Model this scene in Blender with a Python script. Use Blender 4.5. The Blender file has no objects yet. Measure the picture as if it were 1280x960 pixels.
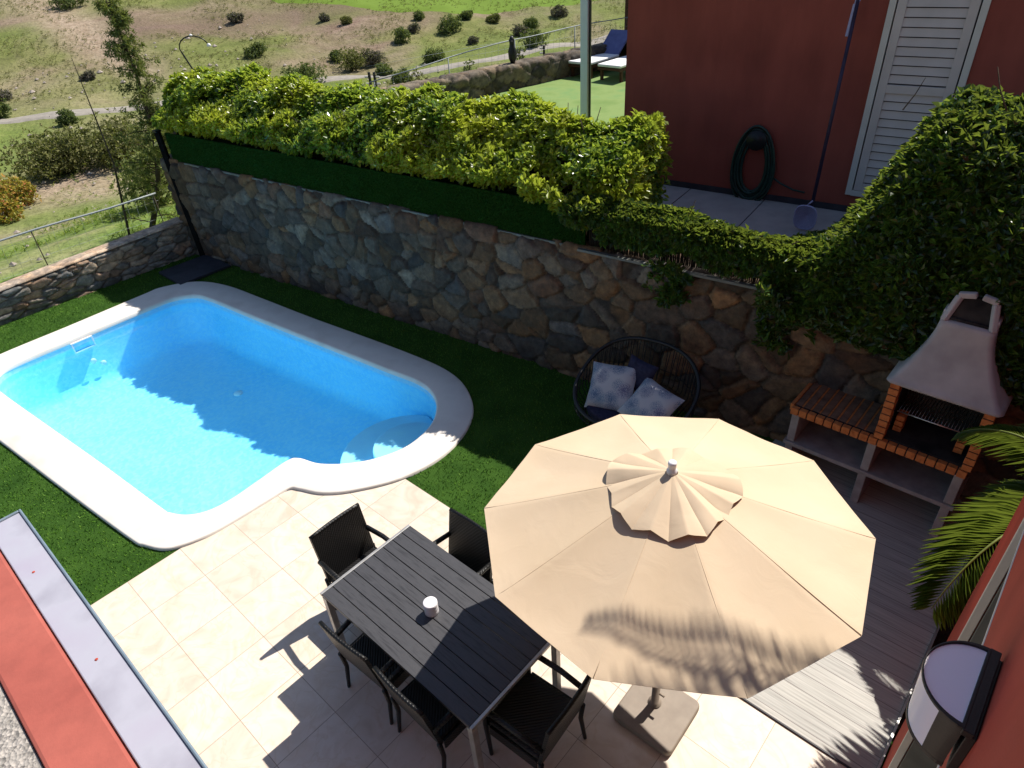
import bpy, bmesh, math, random
import numpy as np
from math import sin, cos, pi, sqrt, radians, tan, exp
from mathutils import Vector, Matrix, noise
from mathutils.geometry import delaunay_2d_cdt

random.seed(7); rng = np.random.default_rng(11)
scene = bpy.context.scene
COL = scene.collection
TAU = 2*pi
# ------------------------------------------------------------------ frames of the place
# terrace frame (t,u): paving, table, barbecue and house follow it. yard wall frame (s,b): b>0 is behind the wall
TD = Vector((cos(radians(-44)), sin(radians(-44)), 0)); UD = Vector((-TD.y, TD.x, 0))
SD = Vector((0.80253, -0.59661, 0)); BD = Vector((0.59661, 0.80253, 0)); A0 = Vector((-5.533, 11.960, 0))
def TU(t, u, z=0.): return TD*t + UD*u + Vector((0, 0, z))
def SB(s, b, z=0.): return A0 + SD*s + BD*b + Vector((0, 0, z))
ANG_T = radians(-44); ANG_S = math.atan2(SD.y, SD.x)

def hz(x, y):
    t = x*.71934 - y*.69466
    q = -12.75 - t
    if q < 0: return -.12 - 1.9*min(1, max(0, -q-.15)/.8)
    def ss(a): a = min(1, max(0, a)); return a*a*(3-2*a)
    z = -.12 - 2.4*ss(q/16)
    y0 = 50 + .36*max(-45, min(25, x))
    d = y - y0
    z += .15*(.5*(d+sqrt(d*d+16))) - .15*.05 if d > -30 else 0
    w = ss(q/6)
    z += w*(.16*sin(x*.31+1)*cos(y*.27) + .09*sin(x*.8+y*.5) + .05*sin(x*1.7-y*1.3)*cos(y*.9))
    return z

# ------------------------------------------------------------------ object helpers
def tag(o, label=None, cat=None, group=None, kind=None):
    if label: o['label'] = label
    if cat: o['category'] = cat
    if group: o['group'] = group
    if kind: o['kind'] = kind
    return o
def empty(name, loc=(0, 0, 0), rz=0.):
    o = bpy.data.objects.new(name, None); COL.objects.link(o)
    o.location = loc; o.rotation_euler = (0, 0, rz); o.empty_display_size = .2
    return o
def link(name, me, mat=None, parent=None, mats=None):
    o = bpy.data.objects.new(name, me); COL.objects.link(o)
    if mat: me.materials.append(mat)
    for m in mats or []: me.materials.append(m)
    if parent: o.parent = parent
    return o
def copy_tree(o, parent=None):
    c = o.copy(); COL.objects.link(c)
    if parent: c.parent = parent
    for ch in list(o.children): copy_tree(ch, c)
    return c

class MB:
    def __init__(s): s.v = []; s.f = []; s.mi = []; s.sm = []
    def add(s, vs, fs, mi=0, smooth=False, M=None):
        n = len(s.v)
        s.v += [tuple(M @ Vector(p)) if M is not None else tuple(p) for p in vs]
        s.f += [tuple(i+n for i in f) for f in fs]; s.mi += [mi]*len(fs); s.sm += [smooth]*len(fs)
        return s
    def box(s, c, d, rz=0., mi=0, M=None, tap=1.):
        x, y, z = d[0]/2, d[1]/2, d[2]/2
        R = Matrix.Translation(Vector(c)) @ Matrix.Rotation(rz, 4, 'Z')
        if M is not None: R = M @ R
        v = [(-x, -y, -z), (x, -y, -z), (x, y, -z), (-x, y, -z), (-x*tap, -y*tap, z), (x*tap, -y*tap, z), (x*tap, y*tap, z), (-x*tap, y*tap, z)]
        return s.add(v, [(0, 3, 2, 1), (4, 5, 6, 7), (0, 1, 5, 4), (1, 2, 6, 5), (2, 3, 7, 6), (3, 0, 4, 7)], mi, False, R)
    def bar(s, p, q, w, h=None, mi=0, M=None):
        p = Vector(p); q = Vector(q); h = h or w; d = (q-p); L = d.length; d.normalize()
        up = Vector((0, 0, 1)) if abs(d.z) < .95 else Vector((0, 1, 0))
        x = d.cross(up).normalized(); y = x.cross(d)
        vs = [p+x*a*w/2+y*b*h/2+d*c*L for c in (0, 1) for a, b in ((-1, -1), (1, -1), (1, 1), (-1, 1))]
        return s.add(vs, [(0, 3, 2, 1), (4, 5, 6, 7), (0, 1, 5, 4), (1, 2, 6, 5), (2, 3, 7, 6), (3, 0, 4, 7)], mi, False, M)
    def tube(s, pts, r, n=8, mi=0, M=None, closed=False, caps=True):
        pts = [Vector(p) for p in pts]; N = len(pts)
        rr = r if isinstance(r, (list, tuple)) else [r]*N
        vs = []; prev = None
        for i, p in enumerate(pts):
            if closed: d = pts[(i+1) % N]-pts[i-1]
            else: d = pts[min(i+1, N-1)]-pts[max(i-1, 0)]
            d.normalize()
            if prev is None:
                up = Vector((0, 0, 1)) if abs(d.z) < .9 else Vector((1, 0, 0)); x = d.cross(up).normalized()
            else: x = (prev-d*prev.dot(d)).normalized()
            prev = x; y = d.cross(x)
            vs += [p+(x*cos(TAU*k/n)+y*sin(TAU*k/n))*rr[i] for k in range(n)]
        fs = []
        for i in range(N if closed else N-1):
            j = (i+1) % N
            fs += [(i*n+k, i*n+(k+1) % n, j*n+(k+1) % n, j*n+k) for k in range(n)]
        if caps and not closed: fs += [tuple(range(n))[::-1], tuple((N-1)*n+k for k in range(n))]
        return s.add(vs, fs, mi, True, M)
    def lathe(s, prof, n=24, c=(0, 0, 0), mi=0, M=None, smooth=True):
        vs = [(c[0]+r*cos(TAU*k/n), c[1]+r*sin(TAU*k/n), c[2]+z) for r, z in prof for k in range(n)]
        fs = [(i*n+k, i*n+(k+1) % n, (i+1)*n+(k+1) % n, (i+1)*n+k) for i in range(len(prof)-1) for k in range(n)]
        if prof[0][0] > 1e-4: fs.append(tuple(range(n))[::-1])
        if prof[-1][0] > 1e-4: fs.append(tuple((len(prof)-1)*n+k for k in range(n)))
        return s.add(vs, fs, mi, smooth, M)
    def prism(s, poly, z0, z1, mi=0, M=None):
        n = len(poly)
        vs = [(x, y, z0) for x, y in poly]+[(x, y, z1) for x, y in poly]
        fs = [tuple(range(n))[::-1], tuple(range(n, 2*n))]+[(i, (i+1) % n, n+(i+1) % n, n+i) for i in range(n)]
        return s.add(vs, fs, mi, False, M)
    def grid(s, nx, ny, fn, mi=0, smooth=True, M=None, wrap=False):
        vs = [fn(i/(nx-1) if not wrap else i/nx, j/(ny-1)) for j in range(ny) for i in range(nx)]
        fs = []
        for j in range(ny-1):
            for i in range(nx if wrap else nx-1):
                k = (i+1) % nx; fs.append((j*nx+i, j*nx+k, (j+1)*nx+k, (j+1)*nx+i))
        return s.add(vs, fs, mi, smooth, M)
    def build(s, name, mat=None, parent=None, bevel=0., mats=None, solid=0., segs=2):
        me = bpy.data.meshes.new(name); me.from_pydata(s.v, [], s.f)
        me.polygons.foreach_set('material_index', s.mi); me.polygons.foreach_set('use_smooth', s.sm)
        bm = bmesh.new(); bm.from_mesh(me)
        bmesh.ops.remove_doubles(bm, verts=bm.verts, dist=1e-5)
        if not solid: bmesh.ops.recalc_face_normals(bm, faces=bm.faces)
        bm.to_mesh(me); bm.free(); me.update()
        o = link(name, me, mat, parent, mats)
        if solid: m = o.modifiers.new('t', 'SOLIDIFY'); m.thickness = solid; m.offset = 0; es = o.modifiers.new('e', 'EDGE_SPLIT'); es.split_angle = radians(45)
        if bevel:
            m = o.modifiers.new('b', 'BEVEL'); m.width = bevel; m.segments = segs; m.limit_method = 'ANGLE'; m.angle_limit = radians(40)
        return o

def np_mesh(name, V, F, mat, parent=None, k=4, smooth=False):
    """fast mesh from arrays; every face has k corners"""
    me = bpy.data.meshes.new(name); V = np.asarray(V, np.float32); F = np.asarray(F, np.int32)
    me.vertices.add(len(V)); me.vertices.foreach_set('co', V.ravel())
    me.loops.add(F.size); me.loops.foreach_set('vertex_index', F.ravel())
    me.polygons.add(len(F)); me.polygons.foreach_set('loop_start', np.arange(0, F.size, k, dtype=np.int32))
    me.polygons.foreach_set('use_smooth', np.full(len(F), smooth))
    me.update(calc_edges=True); me.validate()
    return link(name, me, mat, parent)

# ------------------------------------------------------------------ materials
def nt(name):
    m = bpy.data.materials.new(name); m.use_nodes = True; t = m.node_tree
    return m, t, t.nodes['Principled BSDF']
def nd(t, typ, **kw):
    n = t.nodes.new(typ)
    for k, v in kw.items():
        if k.startswith('i_'): n.inputs[k[2:].replace('_', ' ')].default_value = v
        else: setattr(n, k, v)
    return n
def setspec(b, rough, spec=.5, metal=0.):
    b.inputs['Roughness'].default_value = rough; b.inputs['Specular IOR Level'].default_value = spec; b.inputs['Metallic'].default_value = metal
def ramp(t, stops, fac=None):
    r = t.nodes.new('ShaderNodeValToRGB'); e = r.color_ramp.elements
    while len(e) < len(stops): e.new(.5)
    for i, (p, c) in enumerate(stops): e[i].position = p; e[i].color = (*c, 1)
    if fac is not None: t.links.new(fac, r.inputs['Fac'])
    return r
def coords(t, scale=(1, 1, 1), rot=(0, 0, 0), loc=(0, 0, 0), kind='Object'):
    c = t.nodes.new('ShaderNodeTexCoord'); m = t.nodes.new('ShaderNodeMapping')
    m.inputs['Scale'].default_value = scale; m.inputs['Rotation'].default_value = rot; m.inputs['Location'].default_value = loc
    t.links.new(c.outputs[kind], m.inputs['Vector']); return m.outputs['Vector']
def mixc(t, a, b, fac, mode='MIX'):
    m = t.nodes.new('ShaderNodeMix'); m.data_type = 'RGBA'; m.blend_type = mode
    for sock, v in ((m.inputs[6], a), (m.inputs[7], b), (m.inputs[0], fac)):
        if hasattr(v, 'is_output'): t.links.new(v, sock)
        elif isinstance(v, (int, float)): sock.default_value = v
        else: sock.default_value = (*v, 1)
    return m.outputs[2]
def bump(t, b, h, strength=.3, dist=.01):
    n = t.nodes.new('ShaderNodeBump'); n.inputs['Strength'].default_value = strength; n.inputs['Distance'].default_value = dist
    t.links.new(h, n.inputs['Height']); t.links.new(n.outputs['Normal'], b.inputs['Normal']); return n
def mat_noise(name, c1, c2, scale=8, rough=.7, spec=.3, bs=.2, bd=.005, metal=0., detail=6, c3=None, bscale=None, sc=(1, 1, 1)):
    m, t, b = nt(name); v = coords(t, sc)
    n = nd(t, 'ShaderNodeTexNoise'); n.inputs['Scale'].default_value = scale; n.inputs['Detail'].default_value = detail
    t.links.new(v, n.inputs['Vector'])
    st = [(.3, c1), (.7, c2)] if c3 is None else [(.28, c1), (.5, c2), (.74, c3)]
    r = ramp(t, st, n.outputs['Fac']); t.links.new(r.outputs['Color'], b.inputs['Base Color'])
    setspec(b, rough, spec, metal)
    if bs:
        n2 = nd(t, 'ShaderNodeTexNoise'); n2.inputs['Scale'].default_value = bscale or scale*6; n2.inputs['Detail'].default_value = 5
        t.links.new(v, n2.inputs['Vector']); bump(t, b, n2.outputs['Fac'], bs, bd)
    return m
def mat_leaf(name, stops, rough=.45, spec=.5, trans=.3, patch=None):
    """leaf faces: every leaf is an island with its own shade"""
    m, t, b = nt(name); g = nd(t, 'ShaderNodeNewGeometry')
    r = ramp(t, stops, g.outputs['Random Per Island'])
    colr = r.outputs['Color']
    if patch:
        n = nd(t, 'ShaderNodeTexNoise'); n.inputs['Scale'].default_value = patch[1]; n.inputs['Detail'].default_value = 2
        t.links.new(coords(t), n.inputs['Vector'])
        rr = ramp(t, [(.42, (0, 0, 0)), (.62, (1, 1, 1))], n.outputs['Fac'])
        colr = mixc(t, colr, patch[0], rr.outputs['Color'])
    t.links.new(colr, b.inputs['Base Color']); setspec(b, rough, spec)
    tr = nd(t, 'ShaderNodeBsdfTranslucent'); t.links.new(mixc(t, colr, (.8, 1.0, .12), .38), tr.inputs['Color'])
    mx = nd(t, 'ShaderNodeMixShader'); mx.inputs['Fac'].default_value = trans
    t.links.new(b.outputs[0], mx.inputs[1]); t.links.new(tr.outputs[0], mx.inputs[2])
    t.links.new(mx.outputs[0], t.nodes['Material Output'].inputs['Surface']); return m

M = {}
M['black_wicker'], t_, b_ = nt('black wicker')
v_ = coords(t_, (1, 1, 1)); w1 = nd(t_, 'ShaderNodeTexWave', bands_direction='Z'); w1.inputs['Scale'].default_value = 26; w2 = nd(t_, 'ShaderNodeTexWave', bands_direction='DIAGONAL'); w2.inputs['Scale'].default_value = 22
for w in (w1, w2): w.inputs['Distortion'].default_value = 1.; t_.links.new(v_, w.inputs['Vector'])
mm = nd(t_, 'ShaderNodeMath', operation='MULTIPLY'); t_.links.new(w1.outputs['Fac'], mm.inputs[0]); t_.links.new(w2.outputs['Fac'], mm.inputs[1])
r_ = ramp(t_, [(.1, (.004, .004, .004)), (.9, (.012, .011, .011))], mm.outputs[0]); t_.links.new(r_.outputs['Color'], b_.inputs['Base Color']); setspec(b_, .45, .4); bump(t_, b_, mm.outputs[0], .8, .004)
M['black_metal'] = mat_noise('black metal', (.006, .006, .007), (.012, .012, .013), 20, .45, .4, .1)
M['plank'] = mat_noise('charcoal composite plank', (.028, .028, .031), (.06, .06, .065), 6, .42, .4, .25, .002, sc=(1, 12, 1), bscale=60, c3=(.045, .045, .05))
M['alu'] = mat_noise('brushed aluminium', (.36, .35, .33), (.48, .47, .45), 12, .38, .5, .05, metal=.5)
M['white_plastic'] = mat_noise('white glazed', (.78, .76, .78), (.85, .83, .85), 14, .35, .5, .03)
M['canvas'], t_, b_ = nt('beige canopy canvas')
v_ = coords(t_); n_ = nd(t_, 'ShaderNodeTexNoise'); n_.inputs['Scale'].default_value = 1.7; n_.inputs['Detail'].default_value = 6; t_.links.new(v_, n_.inputs['Vector'])
n2 = nd(t_, 'ShaderNodeTexNoise'); n2.inputs['Scale'].default_value = 350; t_.links.new(v_, n2.inputs['Vector'])
r_ = ramp(t_, [(.3, (.69, .54, .37)), (.7, (.75, .60, .43))], n_.outputs['Fac']); t_.links.new(r_.outputs['Color'], b_.inputs['Base Color']); setspec(b_, .85, .15)
n4 = nd(t_, 'ShaderNodeTexNoise'); n4.inputs['Scale'].default_value = 5; n4.inputs['Detail'].default_value = 4; n4.inputs['Distortion'].default_value = 1.2; t_.links.new(v_, n4.inputs['Vector'])
sm_ = nd(t_, 'ShaderNodeMath', operation='MULTIPLY_ADD'); t_.links.new(n2.outputs['Fac'], sm_.inputs[0]); sm_.inputs[1].default_value = .06; t_.links.new(n4.outputs['Fac'], sm_.inputs[2]); bump(t_, b_, sm_.outputs[0], .16, .02)
tr = nd(t_, 'ShaderNodeBsdfTranslucent'); tr.inputs['Color'].default_value = (.55, .38, .2, 1); mx = nd(t_, 'ShaderNodeMixShader'); mx.inputs['Fac'].default_value = .2
t_.links.new(b_.outputs[0], mx.inputs[1]); t_.links.new(tr.outputs[0], mx.inputs[2]); t_.links.new(mx.outputs[0], t_.nodes['Material Output'].inputs['Surface'])
M['taupe'] = mat_noise('taupe plastic', (.235, .19, .15), (.29, .24, .19), 10, .55, .3, .15, .002)
M['coping'] = mat_noise('white pool coping stone', (.66, .60, .53), (.77, .715, .645), 2.2, .6, .3, .25, .003, c3=(.71, .655, .59), bscale=90)
M['concrete'] = mat_noise('grey cast concrete', (.24, .22, .215), (.36, .33, .32), 9, .85, .2, .4, .004, bscale=60)
M['soot'] = mat_noise('sooty concrete', (.012, .012, .013), (.05, .047, .045), 6, .9, .1, .3, .004)
M['hood'] = mat_noise('pale rendered hood', (.33, .305, .30), (.48, .45, .44), 4, .8, .2, .25, .003, bscale=50)
M['brick'] = mat_noise('orange brick', (.36, .10, .03), (.55, .19, .06), 14, .8, .2, .4, .003, c3=(.42, .12, .035), bscale=70)
M['brick_top'] = mat_noise('worn brown tile', (.13, .08, .055), (.26, .15, .095), 12, .8, .2, .3, .003)
M['steel'] = mat_noise('steel', (.45, .45, .46), (.6, .6, .6), 20, .3, .5, 0, metal=.9)
M['soil'] = mat_noise('dark soil', (.006, .005, .004), (.03, .022, .016), 14, .95, .1, .8, .02, bscale=40)
M['slate'] = mat_noise('dark slate slab', (.018, .02, .028), (.04, .042, .055), 8, .6, .4, .3, .003)
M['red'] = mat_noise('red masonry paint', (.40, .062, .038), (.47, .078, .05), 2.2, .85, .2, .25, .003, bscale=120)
M['red_ledge'] = mat_noise('coral red ledge paint', (.32, .082, .063), (.385, .107, .081), 2.2, .8, .25, .2, .002, bscale=140)  # coral red paint of the ledge band and soffit
M['wine'] = mat_noise('wine red render', (.245, .062, .045), (.32, .082, .058), .9, .9, .2, .3, .004, bscale=90, c3=(.28, .068, .048))
for k_, sc_, am_ in (('wine', 1.4, .13), ('red', 2.0, .12), ('red_ledge', 6., .07)):
    mt_ = M[k_]; t_ = mt_.node_tree; b_ = t_.nodes['Principled BSDF']; src = b_.inputs['Base Color'].links[0].from_socket
    n_ = nd(t_, 'ShaderNodeTexNoise'); n_.inputs['Scale'].default_value = sc_; n_.inputs['Detail'].default_value = 9; n_.inputs['Roughness'].default_value = .65; t_.links.new(coords(t_, (2.2, 2.2, .45)), n_.inputs['Vector'])
    rr_ = ramp(t_, [(.35, (1-am_, 1-am_, 1-am_)), (.6, (1.06, 1.05, 1.04))], n_.outputs['Fac']); t_.links.new(mixc(t_, src, rr_.outputs['Color'], 1., 'MULTIPLY'), b_.inputs['Base Color'])
M['capping'] = mat_noise('pale zinc capping', (.38, .365, .42), (.52, .51, .57), 4, .35, .6, .06, .002, c3=(.50, .46, .54), metal=.25)
M['cap_edge'] = mat_noise('weathered zinc edge', (.20, .27, .32), (.30, .37, .42), 9, .4, .5, .1, metal=.4)
M['dark_trim'] = mat_noise('dark plinth tile', (.03, .028, .035), (.055, .05, .06), 6, .6, .3, .1)
M['frame_white'] = mat_noise('cream lacquer', (.60, .56, .50), (.66, .62, .56), 6, .5, .4, .05)
M['shutter'] = mat_noise('cream shutter lacquer', (.54, .47, .43), (.62, .54, .50), 4, .55, .35, .06, .001)
M['shutter_dark'] = mat_noise('shutter shadow gap', (.08, .07, .075), (.12, .1, .11), 6, .7, .2, 0)
M['grey_frame'] = mat_noise('grey window reveal', (.11, .115, .105), (.16, .165, .15), 7, .6, .3, .1)
M['net'] = mat_noise('lilac net', (.34, .32, .50), (.44, .42, .60), 60, .7, .3, .3, .002)
M['hose'] = mat_noise('dark green hose', (.004, .022, .018), (.01, .045, .03), 20, .4, .5, 0)
M['pole_grey'] = mat_noise('pale blue grey paint', (.68, .76, .80), (.72, .80, .84), 6, .5, .4, .05)
M['wood_dark'] = mat_noise('dark stained wood', (.05, .018, .008), (.10, .035, .014), 5, .6, .3, .2, .003, sc=(1, 1, 14))
M['bark'] = mat_noise('bark', (.05, .038, .025), (.11, .085, .06), 12, .9, .1, .7, .01)
M['mattress'] = mat_noise('white mattress', (.74, .72, .72), (.82, .8, .8), 5, .8, .2, .15)
M['blue_sling'] = mat_noise('blue sling', (.09, .10, .24), (.13, .145, .31), 8, .7, .3, .1)
M['reed'] = mat_noise('dark brown reed screen', (.008, .007, .005), (.026, .021, .015), 6, .9, .1, .6, .01, sc=(30, 1, 1), bscale=20)
M['turf_panel'] = mat_noise('deep green turf mat', (.007, .036, .004), (.016, .070, .007), 40, .9, .1, .8, .02, bscale=220)
M['limb'] = mat_noise('dry stem', (.05, .04, .03), (.1, .08, .06), 10, .9, .1, .3)
M['white_bits'] = mat_noise('cream plastic', (.62, .6, .5), (.72, .7, .6), 10, .5, .3, 0)
M['dark_cushion'] = mat_noise('dark navy fabric', (.018, .018, .04), (.035, .035, .07), 30, .9, .2, .2)
M['galv'] = mat_noise('galvanised tube', (.24, .27, .27), (.34, .37, .37), 20, .6, .4, 0, metal=.2)
M['grey_gravel'], t_, b_ = nt('grey roof gravel')
v_ = coords(t_); vo = nd(t_, 'ShaderNodeTexVoronoi'); vo.inputs['Scale'].default_value = 95; t_.links.new(v_, vo.inputs['Vector'])
n_ = nd(t_, 'ShaderNodeTexNoise'); n_.inputs['Scale'].default_value = 30; t_.links.new(v_, n_.inputs['Vector'])
r_ = ramp(t_, [(.1, (.13, .12, .11)), (.5, (.38, .35, .32)), (.95, (.62, .56, .50))], vo.outputs['Color']); 
t_.links.new(mixc(t_, r_.outputs['Color'], (.30, .28, .25), n_.outputs['Fac']), b_.inputs['Base Color']); setspec(b_, .85, .25); bump(t_, b_, vo.outputs['Distance'], 1., .006)

# glass, lamp glass
m, t_, b_ = nt('window glass'); b_.inputs['Base Color'].default_value = (.015, .012, .012, 1); setspec(b_, .05, .8); M['glass'] = m
m, t_, b_ = nt('frosted lamp glass'); b_.inputs['Base Color'].default_value = (.86, .84, .95, 1); setspec(b_, .25, .6); b_.inputs['Subsurface Weight'].default_value = .25; b_.inputs['Subsurface Radius'].default_value = (.03, .03, .04); M['frost'] = m

# cushion print: blue and grey fern shapes on off white
m, t_, b_ = nt('leaf print fabric'); v_ = coords(t_)
wv = nd(t_, 'ShaderNodeTexWave', bands_direction='DIAGONAL'); wv.inputs['Scale'].default_value = 42; wv.inputs['Distortion'].default_value = 6; wv.inputs['Detail'].default_value = 2; wv.inputs['Detail Scale'].default_value = 2.5; t_.links.new(v_, wv.inputs['Vector'])
vo = nd(t_, 'ShaderNodeTexVoronoi'); vo.inputs['Scale'].default_value = 6.5; t_.links.new(v_, vo.inputs['Vector'])
ml = nd(t_, 'ShaderNodeMath', operation='MULTIPLY_ADD'); t_.links.new(vo.outputs['Distance'], ml.inputs[0]); ml.inputs[1].default_value = 1.5; t_.links.new(wv.outputs['Fac'], ml.inputs[2])
r_ = ramp(t_, [(.92, (1, 1, 1)), (.99, (0, 0, 0))], ml.outputs[0]); vc = ramp(t_, [(.35, (.05, .12, .22)), (.6, (.09, .09, .19)), (.8, (.12, .22, .30))], vo.outputs['Color'])
t_.links.new(mixc(t_, (.46, .45, .47), vc.outputs['Color'], r_.outputs['Color']), b_.inputs['Base Color']); setspec(b_, .9, .1); M['print'] = m

# paving tiles
m, t_, b_ = nt('cream stone tiles'); v_ = coords(t_, (1, 1, 1), (0, 0, -ANG_T), (0, 0, 0))
vm = nd(t_, 'ShaderNodeMapping'); vm.inputs['Location'].default_value = (5.70, -.975+5.21, 0); t_.links.new(v_, vm.inputs['Vector'])
bk = nd(t_, 'ShaderNodeTexBrick'); bk.offset = 0; bk.squash = 1
for k, val in (('Scale', 1.), ('Mortar Size', .0028), ('Mortar Smooth', .1), ('Bias', 0.), ('Brick Width', .521), ('Row Height', .521)): bk.inputs[k].default_value = val
bk.inputs['Color1'].default_value = (0, 0, 0, 1); bk.inputs['Color2'].default_value = (1, 1, 1, 1); bk.inputs['Mortar'].default_value = (.5, .5, .5, 1); t_.links.new(vm.outputs[0], bk.inputs['Vector'])
off = nd(t_, 'ShaderNodeVectorMath', operation='MULTIPLY_ADD'); t_.links.new(bk.outputs['Color'], off.inputs[0]); off.inputs[1].default_value = (7, 5, 3); t_.links.new(v_, off.inputs[2])
n1 = nd(t_, 'ShaderNodeTexNoise'); n1.inputs['Scale'].default_value = 3.2; n1.inputs['Detail'].default_value = 9; n1.inputs['Distortion'].default_value = 1.6; t_.links.new(off.outputs[0], n1.inputs['Vector'])
c1 = ramp(t_, [(.28, (.62, .51, .40)), (.44, (.69, .59, .475)), (.6, (.735, .645, .54)), (.75, (.67, .555, .435))], n1.outputs['Fac'])
vv = nd(t_, 'ShaderNodeTexNoise'); vv.inputs['Scale'].default_value = 1.6; vv.inputs['Detail'].default_value = 5; vv.inputs['Distortion'].default_value = 2.5; t_.links.new(off.outputs[0], vv.inputs['Vector'])
vr = ramp(t_, [(.47, (0, 0, 0)), (.495, (.45, .45, .45)), (.52, (0, 0, 0))], vv.outputs['Fac'])
c2 = mixc(t_, c1.outputs['Color'], (.62, .50, .35), vr.outputs['Color'])
tt = ramp(t_, [(0, (.88, .88, .89)), (1, (1.04, 1.03, 1.02))], bk.outputs['Color']); c3 = mixc(t_, c2, tt.outputs['Color'], 1., 'MULTIPLY')
t_.links.new(mixc(t_, c3, (.36, .28, .21), bk.outputs['Fac']), b_.inputs['Base Color']); setspec(b_, .5, .35)
iv = nd(t_, 'ShaderNodeMath', operation='SUBTRACT'); iv.inputs[0].default_value = 1.; t_.links.new(bk.outputs['Fac'], iv.inputs[1]); bump(t_, b_, iv.outputs[0], .3, .003); M['tiles'] = m

# deck boards (run along t)
m, t_, b_ = nt('grey deck boards'); v_ = coords(t_, (1, 1, 1), (0, 0, -ANG_T))
bk = nd(t_, 'ShaderNodeTexBrick'); bk.offset = 0.
for k, val in (('Scale', 1.), ('Mortar Size', .003), ('Mortar Smooth', .1), ('Brick Width', 500.), ('Row Height', .142)): bk.inputs[k].default_value = val
bk.inputs['Color1'].default_value = (.0, .0, .0, 1); bk.inputs['Color2'].default_value = (1, 1, 1, 1); sh3 = nd(t_, 'ShaderNodeMapping'); sh3.inputs['Location'].default_value = (250, 0, 0); t_.links.new(v_, sh3.inputs['Vector']); t_.links.new(sh3.outputs[0], bk.inputs['Vector'])
g2 = nd(t_, 'ShaderNodeMapping'); g2.inputs['Scale'].default_value = (1.2, 34, 1); t_.links.new(v_, g2.inputs['Vector']); gs = g2.outputs[0]; n1 = nd(t_, 'ShaderNodeTexNoise'); n1.inputs['Scale'].default_value = 2.; n1.inputs['Detail'].default_value = 8
t_.links.new(gs, n1.inputs['Vector'])
c1 = ramp(t_, [(.3, (.31, .30, .275)), (.5, (.43, .42, .385)), (.72, (.52, .505, .465))], n1.outputs['Fac'])
tt = ramp(t_, [(0, (.90, .90, .91)), (1, (1.04, 1.03, 1.02))], bk.outputs['Color']); c3 = mixc(t_, c1.outputs['Color'], tt.outputs['Color'], 1., 'MULTIPLY')
t_.links.new(mixc(t_, c3, (.20, .18, .17), bk.outputs['Fac']), b_.inputs['Base Color']); setspec(b_, .65, .25); bump(t_, b_, n1.outputs['Fac'], .3, .003); M['deck'] = m

# turf
M['turf_base'] = mat_noise('artificial turf base', (.028, .075, .010), (.050, .115, .016), 3, .9, .1, .8, .02, bscale=160)
m, t_, b_ = nt('turf blades'); g = nd(t_, 'ShaderNodeNewGeometry'); r_ = ramp(t_, [(0, (.040, .125, .008)), (.6, (.080, .205, .014)), (1, (.15, .28, .035))], g.outputs['Random Per Island'])
n_ = nd(t_, 'ShaderNodeTexNoise'); n_.inputs['Scale'].default_value = 2.2; n_.inputs['Detail'].default_value = 5; t_.links.new(coords(t_), n_.inputs['Vector'])
tt = ramp(t_, [(.3, (.72, .78, .7)), (.7, (1.2, 1.12, 1.1))], n_.outputs['Fac'])
t_.links.new(mixc(t_, r_.outputs['Color'], tt.outputs['Color'], 1., 'MULTIPLY'), b_.inputs['Base Color']); setspec(b_, .6, .25); M['blades'] = m
M['lawn_far'] = mat_noise('neighbour turf', (.15, .235, .07), (.20, .28, .095), 1.6, .9, .1, .4, .01, bscale=60, c3=(.13, .25, .09))
M['pale_paving'] = mat_noise('pale grey paving', (.34, .30, .29), (.44, .39, .37), 4, .8, .2, .2, .003)
M['path'] = mat_noise('dusty path', (.30, .25, .20), (.42, .35, .29), 3, .95, .1, .5, .02)
M['path_grey'] = mat_noise('grey track', (.24, .22, .19), (.33, .30, .26), 3, .95, .1, .5, .02)
M['fairway'] = mat_noise('fairway grass', (.11, .175, .02), (.14, .215, .03), .35, .9, .1, .3, .02, c3=(.12, .19, .025))

# terrain: dry hillside with olive grass, bare soil, greener near the gardens
m, t_, b_ = nt('dry grassy hillside'); v_ = coords(t_)
def tn(sc, det=8, dist=0.):
    n = nd(t_, 'ShaderNodeTexNoise'); n.inputs['Scale'].default_value = sc; n.inputs['Detail'].default_value = det; n.inputs['Distortion'].default_value = dist; t_.links.new(v_, n.inputs['Vector']); return n.outputs['Fac']
olive = ramp(t_, [(.25, (.095, .105, .032)), (.5, (.15, .165, .05)), (.75, (.22, .215, .085))], tn(.6, 10, .5)).outputs['Color']
soil = ramp(t_, [(.3, (.17, .115, .085)), (.7, (.30, .22, .17))], tn(1.3, 10)).outputs['Color']
lush = ramp(t_, [(.3, (.07, .15, .02)), (.5, (.12, .215, .032)), (.72, (.20, .27, .06))], tn(1.1, 10, .4)).outputs['Color']
base = mixc(t_, olive, soil, ramp(t_, [(.44, (0, 0, 0)), (.66, (1, 1, 1))], tn(.11, 9, .8)).outputs['Color'])
at = nd(t_, 'ShaderNodeAttribute', attribute_name='zone'); sp = nd(t_, 'ShaderNodeSeparateColor'); t_.links.new(at.outputs['Color'], sp.inputs[0])
base = mixc(t_, base, lush, sp.outputs[0]); 
dry = ramp(t_, [(.3, (.26, .19, .13)), (.7, (.42, .33, .25))], tn(2.2, 10)).outputs['Color']
base = mixc(t_, base, dry, sp.outputs[1])
base = mixc(t_, base, (.16, .11, .085), sp.outputs[2])
sp2 = ramp(t_, [(.60, (0, 0, 0)), (.72, (.7, .7, .7))], tn(4.5, 6)).outputs['Color']; base = mixc(t_, base, (.06, .065, .025), sp2)
t_.links.new(base, b_.inputs['Base Color']); setspec(b_, .95, .1); bump(t_, b_, tn(5, 10), .9, .12); M['terrain'] = m

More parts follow.
